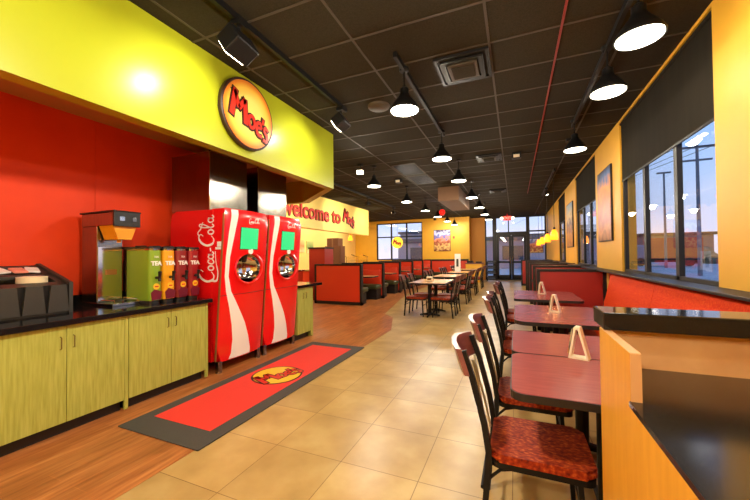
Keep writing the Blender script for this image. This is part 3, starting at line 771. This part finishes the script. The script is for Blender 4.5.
def booth_bench(x0, x1, y, s, m, label, group):
    """seat running along X; s = +1 faces +Y"""
    t = thing('booth_bench', label, 'bench', (x0, y, 0), 0, group); L = x1-x0
    f = lambda d: d*s
    def b3(a, b, c, d, z0, z1, bev=0): return box(BM(), a, b, min(f(c), f(d)), max(f(c), f(d)), z0, z1, bev, 3)
    obj('bench_base', b3(.04, L-.04, 0, .40, 0, .36), 'darkframe', t)
    obj('seat_cushion', b3(0, L, .0, .50, .36, .50, .04), m, t, smooth=True)
    obj('back_cushion', b3(.05, L-.05, .0, .06, .50, 1.0, .02), 'redpanel' if m == 'greenvinyl' else m, t, smooth=True)
    return t
for i, (a, b) in enumerate(((8.9, 10.95), (10.95, 13.0), (13.0, 15.1), (15.1, 17.2))):
    booth_bench(.5, 1.5, a+.13, 1, 'benchfab', 'orange booth bench facing the entrance in the %s window side booth' % ordn(i), 'window side booth benches')
    booth_bench(.5, 1.5, b-.03, -1, 'benchfab', 'orange booth bench facing the viewer in the %s window side booth' % ordn(i), 'window side booth benches')
    table(.42, 1.45, (a+b)/2-.28, (a+b)/2+.38, .79, 'tablered', 'cherry red table in the %s booth on the window side' % ordn(i), 'window side booth tables')
    # amber pendant over each booth
    tt = thing('amber_pendant', 'amber glass pendant over the %s booth on the window side' % ordn(i), 'lamp', (.95, (9.8, 11.78, 14.0, 16.0)[i], 1.86), 0, 'amber pendants over the window booths')
    bm = BM(); lathe(bm, [(.085, 0), (.095, .06), (.085, .16), (.055, .24), (.03, .27)], 20, caps=False); obj('glass_shade', bm, 'amberglass', tt, smooth=True)
    bm = BM(); tube(bm, [(0, 0, .27), (0, 0, CZ-1.86)], .006); lathe(bm, [(.035, .26), (.02, .33)], 14); obj('stem', bm, 'blackmetal', tt)
    area('amber_light', (.95, (9.8, 11.78, 14.0, 16.0)[i], 1.85), .15, 7, (1, .55, .2))

# left booths
bp = [9.03, 10.84, 12.68, 14.45, 16.25, 18.1]
for i, y in enumerate(bp):
    lab = 'orange red end partition with dark frame, nearest of the left booths' if i == 0 else 'orange red booth partition with dark frame, %s behind the nearest in the left booths' % ['', 'first', 'second', 'third', 'fourth', 'fifth'][i]
    partition(y, -5.9, -4.25, 1.245, 'redpanel', lab, 'orange partitions of the left booths')
for i, (a, b) in enumerate(zip(bp, bp[1:])):
    booth_bench(-5.7, -4.3, a+.13, 1, 'greenvinyl', 'dark green bench facing away from the viewer in the %s left booth' % ordn(i), 'green benches of the left booths')
    booth_bench(-5.7, -4.3, b-.03, -1, 'greenvinyl', 'dark green bench facing the viewer in the %s left booth' % ordn(i), 'green benches of the left booths')
    table(-5.7, -4.2, (a+b)/2-.28, (a+b)/2+.38, .83, 'tabletan', 'tan wood table in the %s left booth' % ordn(i), 'left booth tables')

# middle tables and chairs
MZ = .83
sets = [7.75, 10.15, 12.5, 14.9]
for i, y0 in enumerate(sets):
    for k in (0, 1):
        a = y0+k*.70; x = -1.96
        nm = '%s of the %s pair' % (('nearer', 'farther')[k], ordn(i))
        table(x-.44, x+.44, a+.003, a+.69, MZ, 'tabletan', 'tan wood table in the middle row, the %s' % nm, 'tan tables in the middle row', .03)
        for s, wd in ((-1, 'booth side'), (1, 'aisle side')):
            dup(ch, (x+s*.33, a+.35, 0), 0 if s < 0 else PI, 'black metal chair on the %s of the tan table, %s' % (wd, nm), 'chairs at the tan tables')
t = thing('napkin_dispenser', 'small cream napkin dispenser on the nearest tan table', 'dispenser', (-1.98, 8.2, MZ))
obj('dispenser_case', box(BM(), -.07, .07, -.05, .05, 0, .13, .015), 'cream', t); obj('napkin_slot', box(BM(), -.05, .05, -.052, -.045, .04, .1), 'steel', t)
t = thing('table_sign', 'tall white upright menu card standing on a far tan table', 'sign', (-2.1, 13.4, MZ))
bm = BM(); prism(bm, [(-.08, 0), (.08, 0), (.02, .70), (-.02, .70)], lambda p: (-.11, p[0], p[1]), lambda p: (.11, p[0], p[1])); obj('card', bm, 'white', t)
bm = BM(); box(bm, -.04, .04, -.085, -.05, .2, .5); obj('picture', bm, mat('dark bottle print', (60, 70, 60), .5), t)

# ------------------------------------------------------------------ near service station on the right
t = thing('service_station', 'yellow sided service station with black counter at the right edge', 'counter', (0, 0, 0))
sx = .322; CZ2 = 1.04
bm = BM(); box(bm, sx, sx+.03, -.2, 1.66, 0, CZ2-.016); box(bm, sx, sx+.03, 1.262, 1.66, CZ2-.016, 1.188); obj('side_panel', bm, 'maple', t)
bm = BM(); box(bm, sx+.001, sx+.0295, 1.258, 1.262, CZ2, 1.188); box(bm, sx+.001, sx+.0295, 1.262, 1.66, 1.188, 1.1895); obj('panel_edge', bm, 'tanlam', t)
bm = BM(); prismz(bm, [(sx-.004, -.2), (1.5, -.2), (1.5, 1.64), (sx+.03, 1.64), (sx+.03, 1.262), (sx-.004, 1.262)], CZ2-.016, CZ2); obj('countertop', bm, 'greywood', t)
bm = BM(); box(bm, sx+.03, 1.5, 1.635, 1.74, .1, 1.193); obj('back_wall', bm, 'tanlam', t)
bm = BM(); box(bm, sx-.0, 1.5, 1.585, 1.775, 1.193, 1.262, .004); obj('back_cap', bm, 'granite', t)
bm = BM(); box(bm, sx+.08, 1.5, -.1, 1.63, .0, CZ2-.016); obj('station_base', bm, 'maple', t)

# ------------------------------------------------------------------ posters, exit sign, odds and ends
def poster(name, label, m, put, a, b, grp=None):
    t = thing('poster', label, 'poster', put(0, 0, 0), 0, grp); o = Vector(put(0, 0, 0))
    bm = BM(); prism(bm, [(-a, -b), (a, -b), (a, b), (-a, b)], lambda p: Vector(put(p[0], p[1], .03))-o, lambda p: Vector(put(p[0], p[1], 0))-o); obj('frame', bm, 'darkframe', t)
    bm = BM(); a -= .02; b -= .02; prism(bm, [(-a, -b), (a, -b), (a, b), (-a, b)], lambda p: Vector(put(p[0], p[1], .034))-o, lambda p: Vector(put(p[0], p[1], .02))-o); obj('print', bm, m, t)
PM1 = poster_mat('desert picture print', [(0, (90, 34, 12)), (.15, (190, 120, 60)), (.3, (160, 50, 8)), (.55, (214, 100, 12)), (.74, (226, 140, 40)), (.87, (70, 104, 160)), (1, (24, 44, 84))], 'Z', -.68, .68, 5, .4)
PM2 = poster_mat('golden picture print', [(0, (140, 84, 16)), (.3, (200, 136, 30)), (.5, (90, 40, 10)), (.7, (200, 170, 100)), (1, (110, 150, 180))], 'Z', -.68, .68, 7, .7)
PM3 = poster_mat('crowd picture print', [(0, (120, 50, 20)), (.2, (220, 180, 110)), (.38, (130, 30, 20)), (.55, (236, 150, 110)), (.7, (70, 90, 190)), (.85, (200, 210, 250)), (1, (70, 60, 120))], 'Z', -.62, .62, 6, .8)
poster('poster', 'orange and blue picture poster on the pier beside the nearest window', PM1, lambda p, q, c: (XR-c, 7.5+p, 2.40+q), .5, .68)
poster('poster', 'golden poster on the second wall pier, farther along the windows', PM2, lambda p, q, c: (XR-c, 11.85+p, 2.37+q), .6, .68)
poster('poster', 'blue and orange picture poster on the yellow back wall', PM3, lambda p, q, c: (-3.93+p, YB-c, 2.34+q), .49, .63)
poster('poster', 'dark red poster on the glass right of the entrance doors', PM3, lambda p, q, c: (1.1+p, YD-c, 1.95+q), .35, .4)
t = thing('wall_switch', 'small red alarm box on the yellow wall beside the back poster', 'alarm', (-3.25, YB, 2.5))
obj('box', box(BM(), -.05, .05, -.04, 0, -.07, .07, .005), 'logored', t)
t = thing('exit_sign', 'red exit sign with twin emergency lamps above the entrance doors', 'sign', (-.36, 19.2, 3.43))
bm = BM(); box(bm, -.2, .2, -.03, .03, -.12, .12, .006); tube(bm, [(0, 0, .12), (0, 0, CZ-3.43)], .012); obj('housing', bm, 'exitred', t)
bm = textmesh('EXIT', .19, .003, .003); placed(bm, (0, -.033, 0), (1, 0, 0), (0, 0, 1)); obj('lettering', bm, 'white', t)
for s in (-1, 1):
    bm = BM(); lathe(bm, [(.05, .03), (.075, -.03), (.06, -.05), (.0002, -.05)], 16, s*.28, 0, .0, 'Y'); obj('lamp_head', bm, 'lampwhite', t)
t = thing('round_light', 'small round red light hanging under the ceiling near the left booths', 'light', (-2.87, 14.3, 3.33))
bm = BM(); lathe(bm, [(.0002, -.14), (.08, -.11), (.13, -.02), (.12, .06), (.06, .12), (.0002, .13)], 20); obj('globe', bm, 'exitred', t, smooth=True)
bm = BM(); tube(bm, [(0, 0, .12), (0, 0, CZ-3.33)], .01); obj('stem', bm, 'blackmetal', t)
# neon style disc in the back window
t = thing('window_sign', 'round lit yellow logo sign hanging in the back left window', 'sign', (-6.68, YB-.08, 2.28))
bm = BM(); lathe(bm, [(.0002, -.03), (.33, -.03), (.35, -.015), (.35, .02), (.0002, .02)], 36, 0, 0, 0, 'Y'); obj('lit_disc', bm, mat('lit yellow sign face', (250, 210, 60), .4, emit=(255, 205, 50), strength=1.2), t)
moes_sign(t, (0, -.032, 0), (1, 0, -.2), (.2, 0, 1), .5, .006)
bm = BM(); tube(bm, [(0, 0, .34), (0, 0, bz1+.1-2.28)], .006); obj('hanging_wire', bm, 'blackmetal', t)

# high chair stack at the entrance
t = thing('high_chair_stack', 'stack of black high chairs beside the entrance glass', 'high chairs', (-1.22, 19.55, 0))
for k in range(4):
    z = .28*k
    bm = BM()
    for s in (-1, 1):
        tube(bm, [(-.24, s*.2, z), (-.2, s*.2, z+.28)], .02, 6); tube(bm, [(.24, s*.2, z), (.2, s*.2, z+.28)], .02, 6)
    box(bm, -.22, .22, -.2, .2, z+.13, z+.17, .01); box(bm, -.22, .22, .18, .22, z+.2, z+.3, .008); box(bm, -.24, .24, -.22, -.18, z+.2, z+.27, .008)
    obj('chair_frame', bm, 'blackplastic', t)
t = thing('waste_cabinet', 'small yellow waste cabinet with wooden top before the alcove wall', 'cabinet', (-2.0, 18.6, 0))
obj('cabinet_body', box(BM(), -.45, .4, -.3, .3, .02, 1.0, .005), 'yellow', t); obj('cabinet_top', box(BM(), -.48, .43, -.33, .33, 1.0, 1.05, .005), 'crest', t)
obj('tray_rack', box(box(BM(), -.4, -.1, -.2, .2, 1.05, 1.16, .01), .05, .35, -.2, .2, 1.05, 1.12, .01), 'darkframe', t)
t = thing('back_banquette', 'maroon panelled banquette with dark cap along the yellow back wall', 'bench', (0, YB-.01, 0))
bm = BM(); box(bm, -4.95, -2.45, -.12, 0, .5, 1.15); obj('back_panel', bm, 'redpanel', t)
bm = BM(); box(bm, -4.97, -2.43, -.16, 0, 1.15, 1.24, .005); obj('cap', bm, 'darkframe', t)
bm = BM(); box(bm, -4.95, -2.45, -.55, 0, 0, .4); obj('bench_base', bm, 'darkframe', t)
bm = BM(); box(bm, -4.95, -2.45, -.6, -.1, .4, .5, .03); obj('seat_cushion', bm, 'greenvinyl', t)

# service line and kitchen beyond the header
t = thing('service_counter', 'steel food service counter under the lettered header', 'counter', (-6.9, 0, 0))
bm = BM(); box(bm, -.45, .6, 10.3, 14.5, 0, .95); obj('counter_base', bm, 'redpanel', t)
bm = BM(); box(bm, -.5, .65, 10.25, 14.55, .95, 1.0, .005); obj('counter_top', bm, 'steel', t)
for y in (12.15, 13.2, 14.3): obj('guard_post', tube(BM(), [(.5, y, 1.0), (.5, y, 1.45), (.2, y, 1.55)], .015), 'chrome', t)
bm = BM(); box(bm, .49, .496, 12.1, 14.35, 1.12, 1.45); box(bm, .18, .5, 12.1, 14.35, 1.45, 1.456); obj('sneeze_guard', bm, 'glass', t)
for i, y in enumerate((12.4, 12.85, 13.4, 13.9)):
    bm = BM(); lathe(bm, [(.0002, 0), (.1, 0), (.17, .1), (.18, .12), (.16, .1), (.0002, .05)], 20)
    tag(obj('steel_bowl', bm, 'chrome', loc=(-6.75, y, 1.001), smooth=True), 'steel food bowl on the service counter, %s from the cartons' % ordn(i), 'bowl', 'bowls on the service counter')
t = thing('end_cabinet', 'tall red cabinet at the near end of the service counter', 'cabinet', (-6.2, 9.66, 0))
obj('cabinet_body', box(BM(), -.32, .3, -.02, .55, .0, 1.75), 'maroonpanel', t); obj('cabinet_top', box(BM(), -.34, .32, -.05, .57, 1.75, 1.8, .004), 'darkframe', t)
for i, (x0, x1, z0, z1) in enumerate(((-6.97, -6.27, 1.0, 1.89), (-6.87, -6.37, 1.892, 2.2))):
    t = thing('brown_carton', ['wide brown carton at the bottom of the stack by the service counter', 'smaller brown carton on top of the stack on the service counter'][i], 'carton', ((x0+x1)/2, 11.6, z0), 0, 'brown cartons on the service counter')
    w = (x1-x0)/2
    obj('carton_body', box(BM(), -w, w, -.2, .2, 0, z1-z0, .01), mat('brown cardboard', (112, 64, 28), .7), t)
    obj('tape', box(BM(), -.03, .03, -.202, .202, .002, z1-z0+.002), mat('tan packing tape', (140, 92, 50), .4), t)
t = thing('menu_board', 'orange picture board on the pale kitchen wall', 'board', (XK+.015, 13.4, 2.0), 0, 'picture boards in the kitchen')
obj('board', box(BM(), -.02, .02, -.35, .35, -.3, .3), poster_mat('orange board print', [(0, (230, 200, 150)), (.5, (226, 120, 70)), (1, (240, 190, 130))], 'Z', -.3, .3, 4, .5), t)
t = thing('menu_board', 'green picture board on the pale kitchen wall', 'board', (XK+.015, 14.25, 1.95), 0, 'picture boards in the kitchen')
obj('board', box(BM(), -.02, .02, -.3, .3, -.3, .3), poster_mat('green board print', [(0, (220, 210, 150)), (.5, (110, 140, 70)), (1, (180, 190, 120))], 'Z', -.3, .3, 4, .5), t)
t = thing('register', 'grey cash register seen past the second soda machine', 'register', (-6.95, 8.9, 0))
obj('stand', box(BM(), -.4, .3, -.6, .55, 0, 1.0), 'redpanel', t); obj('stand_top', box(BM(), -.45, .35, -.65, .6, 1.0, 1.05, .004), 'steel', t)
obj('keyboard', box(BM(), -.1, .2, -.4, 0, 1.05, 1.16, .02), 'steel', t)
bm = BM(); box(bm, -.02, .02, -.38, -.02, 1.2, 1.5, .01); tube(bm, [(0, -.2, 1.1), (0, -.2, 1.25)], .03); obj('display', bm, 'blackplastic', t)
t = thing('heat_lamp', 'small amber hanging lamp at the far end of the service counter', 'lamp', (-6.95, 13.6, 2.2))
bm = BM(); lathe(bm, [(.1, 0), (.11, .06), (.07, .2), (.03, .24)], 18, caps=False); obj('lamp_shade', bm, 'amberglass', t, smooth=True)
bm = BM(); tube(bm, [(0, 0, .22), (0, 0, CZ-2.2)], .008); obj('stem', bm, 'blackmetal', t)
for i, (x, y) in enumerate(((-8.2, 8.2), (-8.2, 11.0), (-8.2, 13.8), (-8.2, 16.6))):
    t = thing('ceiling_troffer', 'long lit kitchen ceiling panel behind the header, %s from the front' % ordn(i), 'lamp', (x, y, CZ), 0, 'kitchen ceiling panels')
    obj('frame', frame2(BM(), lambda p, q, c: (p, q, -.03+c), -.3, .3, -.6, .6, .03, .03), 'white', t)
    obj('diffuser', box(BM(), -.27, .27, -.57, .57, -.022, -.012), 'lampwhite', t)
    l = area('troffer_light', (x, y, CZ-.035), .54, 95, (1, .87, .62), shape='RECTANGLE'); l.data.size_y = 1.1

# ------------------------------------------------------------------ ceiling fittings
def vent(x0, x1, y0, y1, lab):
    t = thing('ceiling_vent', lab, 'vent', ((x0+x1)/2, (y0+y1)/2, CZ), 0, 'square ceiling air diffusers')
    a, b = (x1-x0)/2, (y1-y0)/2
    obj('frame', frame2(BM(), lambda p, q, c: (p, q, -.03+c), -a, a, -b, b, .035, .03), 'blackmetal', t)
    for k, f in enumerate((.78, .55)): obj('louvre', frame2(BM(), lambda p, q, c: (p, q, -.045-.012*k+c), -a*f, a*f, -b*f, b*f, .05, .02), 'grid' if k else 'blackmetal', t)
    obj('centre_plate', box(BM(), -a*.42, a*.42, -b*.42, b*.42, -.065, -.055), 'ceil', t)
    obj('vent_back', box(BM(), -a+.03, a-.03, -b+.03, b-.03, -.012, -.002), 'blackmetal', t)
vent(-.80, -.22, 3.60, 4.20, 'square dark air diffuser nearest the viewer in the ceiling')
vent(-.76, -.24, 7.5, 8.05, 'square dark air diffuser second from the viewer in the ceiling')
vent(-.76, -.24, 11.7, 12.25, 'square dark air diffuser farthest from the viewer in the ceiling')
for i, (y0, y1) in enumerate(((7.5, 8.55), (8.7, 9.8))):
    t = thing('return_grille', ['nearer', 'farther'][i]+' dark return air grille in the ceiling above the booth aisle', 'vent', (-2.42, (y0+y1)/2, CZ), 0, 'return grilles')
    h = (y1-y0)/2
    obj('frame', frame2(BM(), lambda p, q, c: (p, q, -.02+c), -.3, .3, -h, h, .03, .02), 'grid', t)
    bm = BM()
    for k in range(22):
        q = -h+.04+(2*h-.08)*k/21; box(bm, -.27, .27, q-.008, q+.008, -.016, -.004)
    obj('slats', bm, 'blackmetal', t)
t = thing('ceiling_speaker', 'round flat ceiling speaker beside the nearest aisle pendant', 'speaker', (-1.78, 4.42, CZ))
bm = BM(); lathe(bm, [(.0002, -.05), (.1, -.05), (.15, -.03), (.16, 0)], 28); obj('cover', bm, 'grid', t, smooth=True)
for x, y, lab in ((-3.0, 8.9, 'small boxed ceiling device with white face near the booth aisle'), (.06, 7.7, 'small boxed ceiling device with white face near the windows')):
    t = thing('ceiling_device', lab, 'alarm', (x, y, CZ), 0, 'boxed ceiling devices')
    obj('housing', box(BM(), -.09, .09, -.09, .09, -.12, 0, .01), 'blackmetal', t); obj('face', box(BM(), -.06, .06, -.095, -.088, -.115, -.05, .003), 'cream', t)
def track(p0, p1, label):
    bm = BM(); d = Vector(p1)-Vector(p0); n = Vector((-d.y, d.x, 0)).normalized()*.02
    prism(bm, [(p0[0]+n.x, p0[1]+n.y), (p0[0]-n.x, p0[1]-n.y), (p1[0]-n.x, p1[1]-n.y), (p1[0]+n.x, p1[1]+n.y)], lambda p: (p[0], p[1], CZ-.06), lambda p: (p[0], p[1], CZ))
    return tag(obj('light_track', bm, 'blackmetal'), label, 'light track')
track((-2.25, -.5, 0), (-2.25, 4.3, 0), 'black ceiling light track in front of the lime bulkhead')
track((-1.14, 3.3, 0), (-1.14, 5.9, 0), 'black ceiling track between the two nearest aisle pendants')
track((.92, 3.0, 0), (.92, 6.4, 0), 'black ceiling track along the window side pendants')
track((.95, 9.5, 0), (.95, 13.5, 0), 'black ceiling track above the window side booths')
track((-4.9, 7.4, 0), (-4.9, 14.0, 0), 'black ceiling track in front of the lettered header')
def track_head(loc, target, label, lit=True, power=0, ang=60, s=1.0, lens=True):
    t = thing('track_spotlight', label, 'spotlight', loc, 0, 'track spotlights')
    d = (Vector(target)-Vector(loc)).normalized(); h = CZ-loc[2]
    bm = BM(); box(bm, -.05, .05, -.05, .05, h-.1, h-.055); tube(bm, [(0, 0, h-.1), (0, 0, 0)], .014); obj('stem', bm, 'blackmetal', t)
    m = d.to_track_quat('Z', 'Y').to_matrix().to_4x4()
    bm = BM(); box(bm, -.11*s, .11*s, -.075*s, .075*s, -.07*s, .08*s, .015); bmesh.ops.transform(bm, matrix=m, verts=bm.verts[:]); obj('lamp_head', bm, 'blackmetal', t)
    bm = BM(); box(bm, -.085*s, .085*s, -.055*s, .055*s, .075*s, .086*s); bmesh.ops.transform(bm, matrix=m, verts=bm.verts[:]); obj('lens', bm, 'spotlens' if lit else 'chrome', t)
    if power: spot('track_light', Vector(loc)+d*.1*s, target, power, ang)
    return t
track_head((-2.25, 2.25, 3.40), (FX, 2.2, 2.95), 'black boxy track spotlight nearest the viewer before the lime bulkhead', power=38, ang=120, s=1.25)
track_head((-2.25, 4.15, 3.40), (FX, 4.1, 2.95), 'black boxy track spotlight at the far end of the bulkhead track', power=38, ang=120, s=1.1)
track_head((-2.25, .5, 3.40), (FX, 0, 3.0), 'black track spotlight at the near end of the bulkhead track, out of view', power=38, ang=120)
track_head((-4.9, 8.0, 3.38), (-6.47, 8.6, 3.0), 'black track spotlight by the corner of the bulkhead lighting the header', power=160, ang=90, s=.8)
track_head((-4.9, 11.0, 3.38), (-6.47, 11.4, 3.0), 'black track spotlight in the middle of the header track', power=160, ang=90, s=.8)
track_head((-4.9, 13.8, 3.38), (-6.47, 14.0, 3.0), 'black track spotlight at the far end of the header track', power=160, ang=90, s=.8)
track_head((-3.25, 6.9, 3.42), (-2.2, 3.5, 2.4), 'bright spotlight aimed at the viewer left of the return grilles', power=60, ang=80, s=.8)
track_head((.95, 11.9, 3.42), (XR, 11.85, 2.3), 'slim track spotlight aimed at the golden poster', power=30, ang=60, s=.6)
track_head((.95, 7.0, 3.42), (XR, 7.5, 2.5), 'slim track spotlight aimed at the orange and blue poster', power=22, ang=60, s=.5)
for x in (-4.6, -3.3): pass
track_head((-3.93, 17.6, 3.40), (-3.93, YB, 2.4), 'small spotlight aimed at the back wall poster', power=110, ang=75, s=.6)

# ------------------------------------------------------------------ outside
bm = BM(); box(bm, -60, 120, -60, 200, -.3, -.15); o = struct('ground', bm, 'asphalt')
bm = BM(); box(bm, 1.8, 3.6, -10, 24, -.15, -.03); box(bm, -10, 3.6, YD+.3, 24, -.15, -.03); struct('sidewalk', bm, 'concrete')
def pole(x, y, h, arm, label, lamp=False):
    t = thing('utility_pole', label, 'pole', (x, y, -.15), 0, 'poles beyond the parking lot')
    obj('post', tube(BM(), [(0, 0, 0), (0, 0, h)], [.13, .08], 10), 'pole', t)
    if arm:
        bm = BM(); a = math.atan2(y, x)
        box(bm, -1.3, 1.3, -.06, .06, h-.7, h-.55); box(bm, -.8, .8, -.06, .06, h-1.6, h-1.48); obj('crossarm', bm, 'pole', t)
    if lamp:
        obj('lamp_arm', box(BM(), -.6, .6, -.15, .15, h-.05, h+.1, .03), 'pole', t)
    return t
pole(11.8, 30, 9.6, True, 'tall utility pole with crossarms outside the nearest window')
pole(14.9, 45, 10.2, False, 'slender lamp pole outside the middle pane', True)
pole(5.5, 20.5, 3.6, False, 'short thick post outside the far pane of the nearest window')
pole(22, 48, 9, True, 'farther utility pole beyond the parking lot')
bm = BM()
for k in range(3): tube(bm, [(11.8+(k-1)*1.1, 30, 8.9), (30+(k-1)*1.1, 28, 8.2), (60, 26, 8.9)], .02, 4); tube(bm, [(11.8+(k-1)*1.1, 30, 8.9), (4, 60, 8.2), (0, 90, 9)], .02, 4)
tag(obj('power_lines', bm, 'blackmetal'), 'thin power lines strung from the tall utility pole', 'power lines')
for i, (x, y, w, d, h, rgb, lab) in enumerate(((-3, 44, 22, 6, 3.2, (168, 152, 156), 'long low mauve grey building across the road from the entrance'), (26, 78, 10, 8, 4.6, (150, 120, 110), 'low brown building far across the lot'), (45, 70, 16, 10, 4.0, (170, 160, 140), 'low tan building far across the lot, right of the utility pole'), (8, 74, 12, 8, 5.0, (128, 112, 112), 'grey shop building beyond the entrance'), (-14, 70, 16, 8, 6.0, (160, 156, 160), 'pale building behind the back left window'))):
    t = thing('building', lab, 'building', (x, y, -.15)); m = mat('facade %d' % i, rgb, .8)
    obj('wall', box(BM(), -w/2, w/2, -d/2, d/2, 0, h), m, t); obj('roof', box(BM(), -w/2-.4, w/2+.4, -d/2-.4, d/2+.4, h, h+.5, .05), mat('roof %d' % i, tuple(int(c*.6) for c in rgb), .8), t)
    bm = BM()
    for k in range(4): box(bm, -w/2+w*(k+.3)/4, -w/2+w*(k+.7)/4, -d/2-.05, -d/2, 1, 2.6)
    obj('shop_windows', bm, mat('dark shop glass', (60, 66, 76), .2), t)
t = thing('delivery_truck', 'red and grey box truck parked across the lot', 'truck', (17.5, 51, -.15))
obj('cargo_box', box(BM(), -2.5, 2.5, -1.1, 1.1, .9, 3.4, .05), mat('red truck paint', (176, 54, 50), .5), t)
obj('cab', box(BM(), -4.2, -2.6, -1.05, 1.05, .7, 2.6, .15), mat('grey truck paint', (150, 150, 156), .4), t)
obj('bumper', box(BM(), -4.2, 2.5, -1.0, 1.0, .5, .9), 'blackmetal', t)
for x in (-3.4, 1.2):
    for s in (-1, 1): obj('wheel', lathe(BM(), [(.2, -.12), (.5, -.12), (.5, .12), (.2, .12)], 20, x, s*1.0, .5, 'Y'), 'blackplastic', t)
for i, (x, y, r) in enumerate(((30, 58, 1.8), (36, 56, 2.2), (43, 52, 2.0), (24, 62, 1.6), (52, 50, 2.4))):
    bm = BM()
    for k in range(9):
        t_ = bmesh.new(); bmesh.ops.create_icosphere(t_, subdivisions=2, radius=r*random.uniform(.45, .75))
        for v in t_.verts: v.co *= random.uniform(.88, 1.12)
        merge(bm, t_, Matrix.Translation((random.uniform(-r, r)*1.2, random.uniform(-r, r)*.5, r*random.uniform(.3, .9))))
    tag(obj('bush', bm, 'foliage', loc=(x, y, -.15)), 'dull rounded bush across the lot, %s from the left in the hedge row' % ['second', 'third', 'fourth', 'leftmost', 'fifth'][i], 'bush', 'bushes across the lot')

# ------------------------------------------------------------------ world, camera
w = bpy.data.worlds.new('dusk sky'); S.world = w; w.use_nodes = True
nt, lk = w.node_tree.nodes, w.node_tree.links
bg = nt['Background']; tc = nt.new('ShaderNodeTexCoord'); sp = nt.new('ShaderNodeSeparateXYZ'); lk.new(tc.outputs['Generated'], sp.inputs[0])
nz = nt.new('ShaderNodeTexNoise'); nz.inputs['Scale'].default_value = 3; mp = nt.new('ShaderNodeMapping'); mp.inputs['Scale'].default_value = (1, 1, 4)
lk.new(tc.outputs['Generated'], mp.inputs[0]); lk.new(mp.outputs[0], nz.inputs['Vector'])
ma = nt.new('ShaderNodeMath'); ma.operation = 'MULTIPLY_ADD'; ma.inputs[1].default_value = .16; lk.new(nz.outputs['Fac'], ma.inputs[0]); lk.new(sp.outputs['Z'], ma.inputs[2])
rp = ramp(nt, [(.06, (206, 196, 208)), (.16, (178, 190, 222)), (.32, (150, 182, 230)), (.7, (110, 150, 214))]); lk.new(ma.outputs[0], rp.inputs['Fac']); lk.new(rp.outputs['Color'], bg.inputs['Color'])
bg.inputs['Strength'].default_value = 1.8

cd = bpy.data.cameras.new('camera'); co = bpy.data.objects.new('camera', cd); C.objects.link(co)
yw, pt, rl = .398741986, .0165634863, -.0107060981
F = Vector((-math.sin(yw)*math.cos(pt), math.cos(yw)*math.cos(pt), math.sin(pt))); R = Vector((math.cos(yw), math.sin(yw), 0)); U = R.cross(F)
R2 = R*math.cos(rl)+U*math.sin(rl); U2 = -R*math.sin(rl)+U*math.cos(rl)
mm = Matrix((R2, U2, -F)).transposed().to_4x4(); mm.translation = (0, 0, 1.5); co.matrix_world = mm
cd.sensor_width = 36; cd.lens = 332.4/750*36; cd.clip_start = .05; cd.clip_end = 500
S.camera = co
S.view_settings.view_transform = 'Standard'; S.view_settings.look = 'None'; S.view_settings.gamma = 1; S.view_settings.use_curve_mapping = False
S.view_settings.exposure = 0.0
try:
    S.cycles.max_bounces = 8; S.cycles.diffuse_bounces = 4; S.cycles.glossy_bounces = 4; S.cycles.transparent_max_bounces = 12
    S.cycles.sample_clamp_indirect = 6; S.cycles.use_denoising = True; S.cycles.caustics_reflective = False
except Exception: pass
